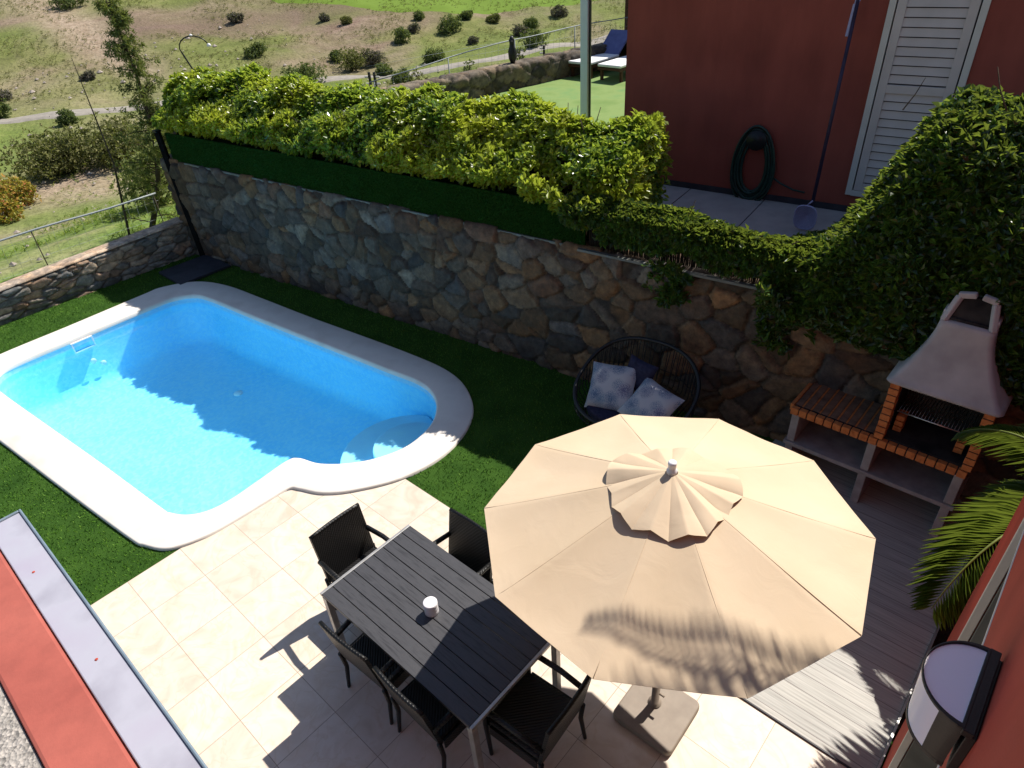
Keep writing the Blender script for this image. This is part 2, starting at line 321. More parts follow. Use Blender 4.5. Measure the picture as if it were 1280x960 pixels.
# leaves
M['hedge'] = mat_leaf('hedge leaf', [(0, (.012, .045, .004)), (.4, (.040, .12, .008)), (.72, (.13, .25, .014)), (.92, (.32, .41, .025)), (1, (.50, .46, .05))], .30, .6, .42, ((.36, .38, .02), 1.1))
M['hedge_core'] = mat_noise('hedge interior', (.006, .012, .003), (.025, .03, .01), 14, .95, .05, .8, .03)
M['ivy'] = mat_leaf('creeper leaf', [(0, (.005, .020, .003)), (.5, (.015, .046, .006)), (.85, (.038, .095, .012)), (1, (.085, .18, .02))], .30, .55, .30)
M['palm'] = mat_leaf('palm leaflet', [(0, (.014, .042, .005)), (.6, (.030, .070, .008)), (1, (.075, .12, .015))], .42, .4, .25)
M['palm_rib'] = mat_noise('palm rib', (.10, .13, .02), (.16, .19, .035), 10, .5, .3, .1)
M['bush_green'] = mat_leaf('scrub leaf', [(0, (.045, .070, .022)), (.6, (.095, .13, .045)), (1, (.16, .19, .07))], .7, .2, .15)
M['bush_olive'] = mat_leaf('olive scrub leaf', [(0, (.06, .065, .022)), (.6, (.14, .14, .05)), (1, (.22, .21, .08))], .7, .2, .15)
M['bush_grey'] = mat_leaf('grey scrub leaf', [(0, (.08, .068, .06)), (.6, (.15, .13, .11)), (1, (.21, .18, .15))], .8, .1, .1)
M['bush_yellow'] = mat_leaf('yellow and red leaf', [(0, (.10, .12, .02)), (.4, (.32, .27, .03)), (.75, (.42, .22, .04)), (1, (.28, .07, .03))], .5, .3, .2)
M['wispy'] = mat_leaf('wispy needle', [(0, (.08, .105, .035)), (.6, (.17, .20, .065)), (1, (.32, .32, .11))], .7, .2, .2)

# ------------------------------------------------------------------ leaves
def leaf_arrays(C, D, N, L, W, fold=.25, droop=0., mid=.5):
    """C base, D direction, N leaf normal (all n x 3), L, W lengths -> two folded quads-as-triangles per leaf"""
    n = len(C); D = D/np.linalg.norm(D, axis=1)[:, None]
    S = np.cross(D, N); S /= (np.linalg.norm(S, axis=1)[:, None]+1e-9); N2 = np.cross(S, D)
    L = np.broadcast_to(np.asarray(L, float), (n,))[:, None]; W = np.broadcast_to(np.asarray(W, float), (n,))[:, None]
    tip = C+D*L-N2*L*droop
    m1 = C+D*L*mid+S*W*.5+N2*W*fold; m2 = C+D*L*mid-S*W*.5+N2*W*fold
    V = np.stack([C, m1, tip, m2], 1).reshape(-1, 3)
    i = np.arange(n)*4
    F = np.stack([np.stack([i, i+1, i+2], 1), np.stack([i, i+2, i+3], 1)], 1).reshape(-1, 3)
    return V, F
def rosettes(P, Nn, per, L, W, splay=.9, jitter=.35, droop=0., mid=.5):
    n = len(P); P = np.repeat(P, per, 0); Nn = np.repeat(Nn, per, 0); m = n*per
    R = rng.normal(size=(m, 3)); R -= Nn*(R*Nn).sum(1)[:, None]; R /= np.linalg.norm(R, axis=1)[:, None]
    D = Nn*(1-splay*.5)+R*splay+rng.normal(size=(m, 3))*jitter*.4
    LN = Nn+rng.normal(size=(m, 3))*jitter-R*.3
    P = P+rng.normal(size=(m, 3))*L*.12
    return leaf_arrays(P, D, LN, L*rng.uniform(.65, 1.2, m), W*rng.uniform(.7, 1.15, m), .22, droop, mid)
def n3(p, s, o=0.): return noise.noise((p[0]*s+o, p[1]*s, p[2]*s))
def bush(name, loc, w, h, mat, n=500, leaf=.12, parent=None, lab=None, cat='bush', group=None, irregular=.35, stem=True, seed=0, d=None):
    """shrub: short branching stems and leaf clumps through an uneven volume"""
    r = np.random.default_rng(seed+5); root = empty(name, loc)
    tag(root, lab, cat, group); d = d or w
    nb = max(4, int(5+w*2)); ctr = []
    for i in range(nb):
        a = r.uniform(0, TAU); rr = sqrt(r.uniform(0, 1))*.36
        ctr.append((cos(a)*rr*w, sin(a)*rr*d, h*r.uniform(.18, .66), r.uniform(.20, .36)*min(w, h*1.6)))
    ctr = np.array(ctr); k = r.integers(0, nb, n)
    v = r.normal(size=(n, 3)); v /= np.linalg.norm(v, axis=1)[:, None]
    rad = ctr[k, 3]*r.uniform(.5, 1.08, n); P = ctr[k, :3]+v*rad[:, None]*np.array([1.1, 1.1, .85]); P[:, 2] = np.maximum(P[:, 2], .02)
    N = v+np.array([0, 0, .4]); N /= np.linalg.norm(N, axis=1)[:, None]
    V, F = rosettes(P, N, 5, leaf, leaf*.45, .9, .5)
    np_mesh('foliage', V, F, mat, root, 3)
    mb = MB()
    for c in ctr: mb.tube([(0, 0, -.15), (c[0]*.4, c[1]*.4, c[2]*.45), (c[0], c[1], c[2])], [.03*w**.5, .02*w**.5, .008], 5)
    mb.build('stem', M['bark'], root); return root

# ------------------------------------------------------------------ stone walls
def stone_wall(name, P0, dirv, outv, L, prof, cell, label, palette, aspect=1.35, relief=.035, mortar=(.055, .048, .042), step=.022, parent=None, hfun=None, cat='wall', mw=.022, seed=3, lean=None):
    """prof: (out, z) polyline from foot over the top; stones are irregular cells with real relief"""
    r = np.random.default_rng(seed)
    pr = [Vector((p[0], 0, p[1])) for p in prof]; seg = [(pr[i+1]-pr[i]).length for i in range(len(pr)-1)]; tot = sum(seg)
    nu = int(L/step)+1; nv = int(tot/step)+1
    us = np.linspace(0, L, nu); vs = np.linspace(0, tot, nv)
    base = np.zeros((nv, 2)); nor = np.zeros((nv, 2))
    for j, v in enumerate(vs):
        a = v; i = 0
        while i < len(seg)-1 and a > seg[i]: a -= seg[i]; i += 1
        p = pr[i].lerp(pr[i+1], min(1, a/seg[i])); base[j] = (p.x, p.z)
        d = (pr[i+1]-pr[i]).normalized(); nor[j] = (d.z, -d.x)
    for _ in range(3): nor[1:-1] = (nor[:-2]+nor[1:-1]+nor[2:])/3
    nor /= np.linalg.norm(nor, axis=1)[:, None]
    # jittered seeds
    cs = []; ch = cell/aspect; j = 0; y = -ch
    while y < tot+ch:
        x = -cell+(j % 2)*cell*.5
        while x < L+cell:
            if r.random() > .24: cs.append((x+r.uniform(-.40, .40)*cell, y+r.uniform(-.40, .40)*ch))
            if r.random() > .8: cs.append((x+r.uniform(.2, .5)*cell, y+r.uniform(.2, .5)*ch))
            x += cell*r.uniform(.6, 1.4)
        y += ch; j += 1
    cs = np.array(cs); UU, VV = np.meshgrid(us, vs); 
    wx = np.zeros(UU.shape); wy = np.zeros(UU.shape)
    for k in range(7):
        f = 5*1.9**k; a = .040/1.7**k; ph = r.uniform(0, 6, 4)
        wx += a*np.sin(UU*f+ph[0]+1.7*np.sin(VV*f*.7+ph[1])); wy += a*np.cos(VV*f+ph[2]+1.7*np.sin(UU*f*.8+ph[3]))
    X = (UU+wx*.6).ravel(); Y = (VV+wy*.6).ravel()
    d1 = np.full(X.size, 1e9); d2 = d1.copy(); id1 = np.zeros(X.size, int)
    for k, (cx, cy) in enumerate(cs):
        msk = (np.abs(X-cx) < cell*2.2) & (np.abs(Y-cy) < cell*2.2); ii = np.nonzero(msk)[0]
        dd = np.sqrt(((X[ii]-cx)/aspect)**2+(Y[ii]-cy)**2)
        b1 = dd < d1[ii]; i1 = ii[b1]; d2[i1] = d1[i1]; d1[i1] = dd[b1]; id1[i1] = k
        i2 = ii[~b1]; d2[i2] = np.minimum(d2[i2], dd[~b1])
    edge = (d2-d1)
    hgt = np.clip(edge/(mw*2.2), 0, 1); hgt = hgt*hgt*(3-2*hgt)
    sh = r.uniform(.45, 1.15, len(cs)); tx = r.uniform(-.5, .5, len(cs)); ty = r.uniform(-.5, .5, len(cs))
    rough = np.zeros(X.size)
    for k in range(6):
        f = 9*1.8**k; ph = r.uniform(0, 6, 4); rough += .9**k*.25*np.sin(X*f+ph[0]+2*np.sin(Y*f*.6+ph[1]))*np.cos(Y*f*1.1+ph[2])
    H = relief*(hgt*sh[id1]*(1+.22*rough)+hgt*.35*((X-cs[id1, 0])*tx[id1]+(Y-cs[id1, 1])*ty[id1])/cell)
    H = H.reshape(UU.shape)
    o2 = np.array(outv[:2]); d2v = np.array(dirv[:2])
    out = base[:, 0][:, None]+nor[:, 0][:, None]*H; z = base[:, 1][:, None]+nor[:, 1][:, None]*H
    if hfun is not None:
        z = z*np.vectorize(hfun)(us)[None, :]
    V = np.zeros((nv, nu, 3)); V[..., 0] = P0[0]+d2v[0]*UU+o2[0]*out; V[..., 1] = P0[1]+d2v[1]*UU+o2[1]*out; V[..., 2] = P0[2]+z
    i = np.arange(nu*nv).reshape(nv, nu)
    F = np.stack([i[:-1, :-1], i[:-1, 1:], i[1:, 1:], i[1:, :-1]], -1).reshape(-1, 4)
    # end caps fan to the foot line
    V = V.reshape(-1, 3)
    m, t, b = nt(name+' stone'); at = nd(t, 'ShaderNodeAttribute', attribute_name='stone')
    v = coords(t); n = nd(t, 'ShaderNodeTexNoise'); n.inputs['Scale'].default_value = 9; n.inputs['Detail'].default_value = 9; t.links.new(v, n.inputs['Vector'])
    rr = ramp(t, [(.3, (.45, .44, .46)), (.5, (.95, .93, .92)), (.66, (1.5, 1.42, 1.3))], n.outputs['Fac'])
    n.inputs['Roughness'].default_value = .7
    nb_ = nd(t, 'ShaderNodeTexNoise'); nb_.inputs['Scale'].default_value = 3.3; nb_.inputs['Detail'].default_value = 6; t.links.new(v, nb_.inputs['Vector'])
    hue = ramp(t, [(.36, (1.10, 1.0, .90)), (.5, (1, 1, 1)), (.64, (.93, .99, 1.06))], nb_.outputs['Fac'])
    t.links.new(mixc(t, mixc(t, at.outputs['Color'], rr.outputs['Color'], 1., 'MULTIPLY'), hue.outputs['Color'], 1., 'MULTIPLY'), b.inputs['Base Color']); setspec(b, .8, .3)
    n2 = nd(t, 'ShaderNodeTexNoise'); n2.inputs['Scale'].default_value = 45; n2.inputs['Detail'].default_value = 8; t.links.new(v, n2.inputs['Vector']); bump(t, b, n2.outputs['Fac'], .6, .012)
    o = np_mesh(name, V, F, m, parent, 4, True)
    pal = palette(cs, r); cc = pal[id1]*(1+.0*hgt[:, None]); k = np.clip(edge/mw, 0, 1)[:, None]
    mort = np.array(mortar); cc = mort*(1-k)+cc*k
    at_ = o.data.attributes.new('stone', 'FLOAT_COLOR', 'POINT'); at_.data.foreach_set('color', np.concatenate([cc, np.ones((len(cc), 1))], 1).astype(np.float32).ravel())
    return o

# ================================================================== SETTING
# --- terrain, one sheet in (q,u): q outward beyond the garden wall
def axis(a, b, s0, g):
    out = [a]; s = s0
    while out[-1] < b: out.append(out[-1]+s); s *= g
    return out
qs = sorted(set([round(-x, 3) for x in axis(1.2, 60, 2., 1.3)]+[-1.1, -1.0, -.95, -.8, -.6, -.4, -.25, -.15, -.05]+axis(0., 700, .3, 1.022)))
us_ = sorted(set([-x for x in axis(8, 500, .8, 1.05)]+axis(-7.6, 700, .5, 1.018)))
V = []; Z = []
for u in us_:
    for q in qs:
        t = -12.75-q; x = t*.71934+u*.69466; y = -t*.69466+u*.71934
        V.append((x, y, hz(x, y)+.05*noise.noise((x*.9, y*.9, 0)) if q > .3 else hz(x, y)))
        lush = math.exp(-max(0, q)/14)*.95 if q > 0 else 0
        lush *= 1.15-.9*max(0, noise.noise((x*.13+4, y*.13, 2)))*2
        # band of greener grass in the hollow
        y0 = 50+.36*max(-45, min(25, x)); dd = y-y0
        lush = max(lush, .75*exp(-((dd+9)/8)**2)*(.6+.8*noise.noise((x*.1, y*.1, 5)))) if x < -8 else lush*.9
        if dd > 3: lush = max(0, .28*noise.noise((x*.09+2, y*.12, 9))+.06)
        # bare scree streak on the hill, soil patches by the wall
        ax, ay, bx, by = -36, 63, -22, 46.5
        L2 = (bx-ax)**2+(by-ay)**2; k = ((x-ax)*(bx-ax)+(y-ay)*(by-ay))/L2; dist = abs((x-ax)*(by-ay)-(y-ay)*(bx-ax))/sqrt(L2)
        streak = exp(-(dist/(1.3+1.2*max(0, 1-k)))**2)*(1 if k < 1 else exp(-(k-1)*6)) if k < 1.6 else 0
        bare = streak*.9
        for (px_, py_, rr, am) in ((-15.6, 24.8, 2.2, .75), (-14.2, 19.5, 1.5, .6), (-10, 13.4, 1.0, .5), (-17.5, 36.0, 2.0, .5), (-23, 40.5, 3., .35), (-30, 44, 4., .4), (-10.2, 15, .8, .4)):
            bare = max(bare, am*exp(-(((x-px_)/1.8)**2+(y-py_)**2)/rr**2)*(1+.8*noise.noise((x*1.3, y*1.3, 1))))
        dk = exp(-((dd-14)/3.2)**2)*.7*(x > -26) if dd > 3 else 0
        Z.append((min(1, max(0, lush)), min(1, max(0, bare)), dk, 1))
nq = len(qs); F = []
for j in range(len(us_)-1):
    for i in range(nq-1): F.append((j*nq+i, (j+1)*nq+i, (j+1)*nq+i+1, j*nq+i+1))
ground = np_mesh('ground', V, F, M['terrain'], None, 4, True); tag(ground, kind='structure')
a_ = ground.data.attributes.new('zone', 'FLOAT_COLOR', 'POINT'); a_.data.foreach_set('color', np.array(Z, np.float32).ravel())

def ribbon(name, pts, w, mat, lift=.06):
    pts = [Vector((p[0], p[1])) for p in pts]; fine = []
    for i in range(len(pts)-1):
        p0 = pts[max(i-1, 0)]; p1 = pts[i]; p2 = pts[i+1]; p3 = pts[min(i+2, len(pts)-1)]
        n = max(4, int((p2-p1).length/.7))
        for k in range(n):
            s = k/n; fine.append(.5*((2*p1)+(-p0+p2)*s+(2*p0-5*p1+4*p2-p3)*s*s+(-p0+3*p1-3*p2+p3)*s**3))
    fine.append(pts[-1]); V = []; m = 7
    for i, p in enumerate(fine):
        d = (fine[min(i+1, len(fine)-1)]-fine[max(i-1, 0)]).normalized(); nn = Vector((-d.y, d.x))
        for j in range(m):
            o = (j/(m-1)-.5)*w*(1+.18*noise.noise((p.x*.5, p.y*.5, j)))
            q = p+nn*o; V.append((q.x, q.y, hz(q.x, q.y)+lift+(0 if 0 < j < m-1 else -.16)))
    F = [(i*m+j, i*m+j+1, (i+1)*m+j+1, (i+1)*m+j) for i in range(len(fine)-1) for j in range(m-1)]
    return tag(np_mesh(name, V, F, mat, None, 4, True), kind='structure')
ribbon('path', [(-60, 30), (-40, 34), (-25.5, 37.6), (-22.8, 38.0), (-20.2, 38.9), (-16, 40.6), (-12.5, 42.2), (-8.1, 43.2), (-2.5, 43.8), (4.6, 48.0), (14, 54), (30, 62)], 1.5, M['path_grey'])
ribbon('dirt_track', [(-9, 30), (-4.6, 33.5), (-1, 36.5), (3.2, 41.5), (8, 47), (16, 55)], 2.4, M['path'])
# fairway: a sheet draped on the hill
V = []; F = []; nx, ny = 90, 30
edge_pts = [(-60, 78), (-30, 70), (-18.4, 62.8), (-12.8, 59.9), (-6.5, 58.5), (2.0, 58.5), (8.7, 60.5), (20, 66), (60, 84)]
for i in range(nx):
    x = -60+120*i/(nx-1)
    for k in range(len(edge_pts)-1):
        if edge_pts[k][0] <= x <= edge_pts[k+1][0]+1e-6: f = (x-edge_pts[k][0])/(edge_pts[k+1][0]-edge_pts[k][0]); y0 = edge_pts[k][1]*(1-f)+edge_pts[k+1][1]*f; break
    y0 += .5*sin(x*.35)+.3*sin(x*.9)
    for j in range(ny): y = y0+60*(j/(ny-1))**1.3; V.append((x, y, hz(x, y)+(.05 if j else -.1)))
F = [(i*ny+j, (i+1)*ny+j, (i+1)*ny+j+1, i*ny+j+1) for i in range(nx-1) for j in range(ny-1)]
tag(np_mesh('fairway', V, F, M['fairway'], None, 4, True), kind='structure')

# --- pool outline
def catmull(pts, n=8):
    out = []; N = len(pts)
    for i in range(N):
        p0, p1, p2, p3 = [Vector((*pts[(i+k-1) % N], 0)) for k in range(4)]
        for k in range(n):
            s = k/n; q = .5*((2*p1)+(-p0+p2)*s+(2*p0-5*p1+4*p2-p3)*s*s+(-p0+3*p1-3*p2+p3)*s**3); out.append((q.x, q.y))
    return out
PIN = [(-7.22, 7.94), (-7.33, 8.22), (-7.2, 8.51), (-6.6, 9.19), (-5.85, 10.03), (-5.58, 10.27), (-5.24, 10.33), (-4.88, 10.12), (-4.1, 9.50), (-3.2, 8.80), (-1.75, 7.68), (-1.2, 7.25), (-.98, 6.85), (-.99, 6.40), (-1.22, 6.02), (-1.55, 5.82), (-1.90, 5.75), (-2.24, 5.78), (-2.50, 5.90), (-2.64, 5.86), (-2.9, 5.54), (-3.11, 5.29), (-3.3, 5.15), (-3.5, 5.11), (-3.7, 5.16), (-3.86, 5.27), (-4.9, 6.10), (-6.2, 7.11), (-6.95, 7.70)]
POUT = [(-7.62, 7.62), (-7.88, 8.2), (-7.66, 8.74), (-6.98, 9.54), (-6.20, 10.48), (-5.95, 10.74), (-5.40, 10.87), (-4.78, 10.62), (-3.95, 9.98), (-3.0, 9.22), (-1.45, 8.03), (-.78, 7.40), (-.52, 6.80), (-.54, 6.30), (-.80, 5.80), (-1.24, 5.45), (-1.76, 5.30), (-2.11, 5.29), (-2.38, 5.38), (-2.5, 5.40), (-2.68, 5.24), (-2.95, 4.98), (-3.2, 4.78), (-3.52, 4.65), (-3.80, 4.72), (-4.02, 4.85), (-5.1, 5.66), (-6.45, 6.69), (-7.25, 7.3)]
IN = catmull(PIN); OUT = catmull(POUT); NP = len(IN)
MID = [((a[0]+b[0])/2, (a[1]+b[1])/2) for a, b in zip(IN, OUT)]
def inside(p, poly):
    c = False; n = len(poly); j = n-1
    for i in range(n):
        if (poly[i][1] > p[1]) != (poly[j][1] > p[1]) and p[0] < (poly[j][0]-poly[i][0])*(p[1]-poly[i][1])/(poly[j][1]-poly[i][1])+poly[i][0]: c = not c
        j = i
    return c
def sheet(name, poly, z, mat, hole=None, thick=0.):
    vs = [Vector(p[:2]) for p in poly]; ed = [(i, (i+1) % len(poly)) for i in range(len(poly))]
    if hole:
        k = len(vs); vs += [Vector(p) for p in hole]; ed += [(k+i, k+(i+1) % len(hole)) for i in range(len(hole))]
    r = delaunay_2d_cdt(vs, ed, [], 0, 1e-6); V = [(v.x, v.y, z) for v in r[0]]; F = []
    for f in r[2]:
        c = (sum(V[i][0] for i in f)/len(f), sum(V[i][1] for i in f)/len(f))
        if inside(c, [p[:2] for p in poly]) and not (hole and inside(c, hole)): F.append(f)
    mb = MB(); mb.v = V; mb.f = [tuple(f) for f in F]; mb.mi = [0]*len(F); mb.sm = [False]*len(F)
    o = mb.build(name, mat)
    for p in o.data.polygons:
        if p.normal.z < 0: p.flip()
    return tag(o, kind='structure')
def txy(t, u): p = TU(t, u); return (p.x, p.y)
def sxy(s, b): p = SB(s, b); return (p.x, p.y)
sheet('lawn_base', [txy(-12.78, -6), txy(1.6, -6), txy(1.6, 5.0), sxy(14.2, .06), sxy(-.45, .06), txy(-12.78, 4.7)], 0., M['turf_base'], MID)
sheet('terrace', [txy(-5.70, -4), txy(.2, -4), txy(.2, 3.06), txy(-5.70, 3.06)], .006, M['tiles'], MID)
sheet('deck', [txy(-1.85, 3.065), txy(.17, 3.065), txy(.17, 5.55), txy(.17, 6.3), txy(-1.85, 6.9)], .012, M['deck'])
mb = MB(); mb.bar(TU(-2.0, 3.063, .004), TU(.17, 3.063, .004), .012, .03); tag(mb.build('deck_edge_strip', M['dark_trim']), kind='structure')
mb = MB(); mb.bar(TU(.18, 3.06, .012), TU(.18, 6.3, .012), .016, .05); tag(mb.build('deck_side_edge', M['alu']), kind='structure')
sheet('planting_bed', [txy(.19, 3.45), txy(1.7, 3.45), txy(1.7, 7.2), txy(.19, 6.4)], .009, M['soil'])

# turf blades as one stuff object
lp = []; poly = [sxy(-.3, 0), sxy(9.4, 0), txy(-1.9, 3.07), txy(-5.7, 3.07), txy(-5.7, -1.2), txy(-12.7, -1.2), txy(-12.7, 4.4)]
n = 330000; X = rng.uniform(-13, 3.5, n); Y = rng.uniform(1, 12.5, n)
def inside_np(X, Y, poly):
    c = np.zeros(len(X), bool); j = len(poly)-1
    for i in range(len(poly)):
        xi, yi = poly[i]; xj, yj = poly[j]
        k = ((yi > Y) != (yj > Y)) & (X < (xj-xi)*(Y-yi)/(yj-yi+1e-12)+xi); c ^= k; j = i
    return c
TT = X*TD.x+Y*TD.y; UU_ = X*UD.x+Y*UD.y
ok = inside_np(X, Y, poly) & ~inside_np(X, Y, OUT) & ~((TT > -5.71) & (UU_ < 3.07)) & ~((TT > -1.86) & (UU_ > 3.05))
ok &= ~((TT < -5.7) & (Y < 3.0))
X = X[ok]; Y = Y[ok]; m_ = len(X)
P = np.stack([X, Y, np.zeros(m_)], 1); D = np.stack([rng.normal(0, .45, m_), rng.normal(0, .45, m_), np.ones(m_)], 1); D /= np.linalg.norm(D, axis=1)[:, None]
a = rng.uniform(0, TAU, m_); S = np.stack([np.cos(a), np.sin(a), np.zeros(m_)], 1)*.0045; Lb = rng.uniform(.018, .034, m_)[:, None]
V = np.stack([P-S, P+S, P+D*Lb], 1).reshape(-1, 3); F = np.arange(len(V)).reshape(-1, 3)
tag(np_mesh('turf_grass', V, F, M['blades'], None, 3), 'short dark green artificial grass around the swimming pool', 'grass', kind='stuff')

# --- swimming pool
pool = empty('swimming_pool', (-4, 7.8, 0)); tag(pool, 'curved swimming pool with white stone coping and bright blue basin', 'swimming pool')
def rel(p): return (p[0]+4, p[1]-7.8, p[2])
mb = MB(); rings = []
def ring(a, z): return [rel((p[0], p[1], z)) for p in a]
def lerp2(a, b, f): return [(p[0]*(1-f)+q[0]*f, p[1]*(1-f)+q[1]*f) for p, q in zip(a, b)]
R_ = [ring(OUT, -.04), ring(OUT, .030), ring(lerp2(OUT, IN, .04), .040), ring(lerp2(OUT, IN, .5), .042), ring(lerp2(OUT, IN, .95), .040), ring(lerp2(OUT, IN, 1.), .028), ring(lerp2(OUT, IN, 1.), -.03)]
vs = [p for r in R_ for p in r]
fs = [(k*NP+i, k*NP+(i+1) % NP, (k+1)*NP+(i+1) % NP, (k+1)*NP+i) for k in range(len(R_)-1) for i in range(NP)]
mb.add(vs, fs, 0, True); mb.build('coping', M['coping'], pool)
# basin
CX, CY = -4.0, 7.6
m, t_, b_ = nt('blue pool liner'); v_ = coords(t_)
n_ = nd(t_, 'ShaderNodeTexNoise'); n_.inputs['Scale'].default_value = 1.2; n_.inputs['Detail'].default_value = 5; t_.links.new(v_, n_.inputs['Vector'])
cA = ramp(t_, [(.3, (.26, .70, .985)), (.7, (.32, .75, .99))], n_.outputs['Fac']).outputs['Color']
# light ripple of the moving water, painted into the liner colour as paler cells
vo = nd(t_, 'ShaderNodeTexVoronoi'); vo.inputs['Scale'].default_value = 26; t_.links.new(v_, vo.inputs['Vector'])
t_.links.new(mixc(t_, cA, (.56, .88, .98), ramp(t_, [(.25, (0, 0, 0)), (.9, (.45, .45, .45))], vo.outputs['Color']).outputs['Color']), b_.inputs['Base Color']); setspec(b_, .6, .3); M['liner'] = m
def shrink(a, f): return [(CX+(p[0]-CX)*f, CY+(p[1]-CY)*f) for p in a]
def inset(a, d):
    out = []; n = len(a)
    for i in range(n):
        dx = a[(i+2) % n][0]-a[i-2][0]; dy = a[(i+2) % n][1]-a[i-2][1]; l = sqrt(dx*dx+dy*dy)+1e-9
        out.append((a[i][0]+d*dy/l, a[i][1]-d*dx/l))
    return out
sg = 1 if inside(inset(IN, .1)[40], IN) else -1
INb = inset(IN, -.004*sg)
R_ = [ring(INb, -.028), ring(INb, -.70), ring(inset(IN, .05*sg), -.80), ring(inset(IN, .14*sg), -.86)]
mb = MB(); vs = [p for r in R_ for p in r]
fs = [(k*NP+i, k*NP+(i+1) % NP, (k+1)*NP+(i+1) % NP, (k+1)*NP+i) for k in range(len(R_)-1) for i in range(NP)]
fs.append(tuple((len(R_)-1)*NP+i for i in range(NP)))
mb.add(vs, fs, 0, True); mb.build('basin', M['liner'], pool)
M['step'] = mat_noise('pale blue step', (.50, .80, .97), (.58, .86, .98), 5, .6, .3, .1)
# corner steps
def arc_step(cx, cy, r, z, name):
    mb = MB(); pts = []
    for k in range(40):
        a = TAU*k/40; p = (cx+r*cos(a), cy+r*sin(a))
        pts.append(p)
    pts = [p for p in pts]; cl = []
    big = inset(IN, .01*sg)
    for p in pts:
        if inside(p, big): cl.append(p)
        else:
            q = min(big, key=lambda b: (b[0]-p[0])**2+(b[1]-p[1])**2); cl.append(q)
    mb.prism([(p[0]+4, p[1]-7.8) for p in cl], -.855, z); return mb.build(name, M['step'], pool, bevel=.02)
arc_step(-1.30, 6.35, .46, -.26, 'step'); arc_step(-1.42, 6.45, .80, -.48, 'step')
arc_step(-2.20, 5.78, .22, -.30, 'step')
# skimmer and return fittings on the far short wall
sk = empty('x'); bpy.data.objects.remove(sk)
d = (Vector((-5.85, 10.03, 0))-Vector((-7.2, 8.51, 0))).normalized(); c = Vector((-6.62, 9.16, 0)); nn = Vector((d.y, -d.x, 0))
mb = MB()
for a, b, w, h in ((0, .04, .30, .02), (0, -.12, .30, .02)): mb.box(rel(c+nn*.012+Vector((0, 0, -.07+b))), (w, .03, h), math.atan2(d.y, d.x))
for sgn in (-1, 1): mb.box(rel(c+nn*.012+d*(sgn*.15)+Vector((0, 0, -.11))), (.02, .03, .18), math.atan2(d.y, d.x))
mb.build('skimmer', M['white_plastic'], pool, bevel=.004)
for k in range(2):
    mb = MB(); mb.lathe([(.045, 0), (.045, .012), (.02, .02)], 14, M=Matrix.Translation(rel(c+d*(.02+.12*k)+nn*.02+Vector((0, 0, -.42-.1*k)))) @ Vector((0, 0, 1)).rotation_difference(nn).to_matrix().to_4x4()); mb.build('inlet', M['white_plastic'], pool)
mb = MB(); mb.lathe([(.07, 0), (.07, .01), (.03, .02)], 16, rel((-4.25, 8.6, -.858))); mb.build('drain', M['white_plastic'], pool)
# water: thin surface, see-through with sky reflection; tints what lies below
m, t_, b_ = nt('pool water'); v_ = coords(t_)
tr = nd(t_, 'ShaderNodeBsdfTransparent'); tr.inputs['Color'].default_value = (.74, .95, 1., 1)
gl = nd(t_, 'ShaderNodeBsdfGlossy'); gl.inputs['Roughness'].default_value = .03
fr = nd(t_, 'ShaderNodeFresnel'); fr.inputs['IOR'].default_value = 1.33
n_ = nd(t_, 'ShaderNodeTexNoise'); n_.inputs['Scale'].default_value = 7; n_.inputs['Detail'].default_value = 3; t_.links.new(v_, n_.inputs['Vector'])
bp = nd(t_, 'ShaderNodeBump'); bp.inputs['Strength'].default_value = .3; bp.inputs['Distance'].default_value = .03; t_.links.new(n_.outputs['Fac'], bp.inputs['Height'])
t_.links.new(bp.outputs[0], gl.inputs['Normal']); t_.links.new(bp.outputs[0], fr.inputs['Normal'])
mx = nd(t_, 'ShaderNodeMixShader'); t_.links.new(fr.outputs[0], mx.inputs[0]); t_.links.new(tr.outputs[0], mx.inputs[1]); t_.links.new(gl.outputs[0], mx.inputs[2])
t_.links.new(mx.outputs[0], t_.nodes['Material Output'].inputs['Surface']); M['water'] = m
sheet('pool_water', inset(IN, -.003*sg), -.11, M['water'])

# --- stone walls
def pal_main(cs, r):
    base = np.array([(.21, .165, .12), (.27, .20, .135), (.18, .17, .16), (.15, .155, .17), (.20, .185, .165), (.16, .14, .13), (.30, .205, .125), (.27, .26, .24), (.19, .13, .10)])
    w_r = np.array([4, 4, 2, 1, 2, 3, 3, 1, 2.]); w_l = np.array([2, 1, 3, 4, 4, 2, 1, 2, 1.])
    out = []
    for c in cs:
        f = min(1, max(0, (c[0]-3)/5)); w = w_l*(1-f)+w_r*f; k = r.choice(len(base), p=w/w.sum()); out.append(base[k]*np.array([1.12, .99, .86])*r.uniform(.22, .64))
    return np.array(out)
sw = stone_wall('stone_wall', SB(-.5, 0), SD, -BD, 14.8, [(0, 0), (0, 1.72), (-.03, 1.775), (-.42, 1.775)], .31, '', pal_main, relief=.052, mortar=(.032, .026, .022), mw=.017)
tag(sw, 'tall rough stone garden wall in shade behind the pool', 'wall')
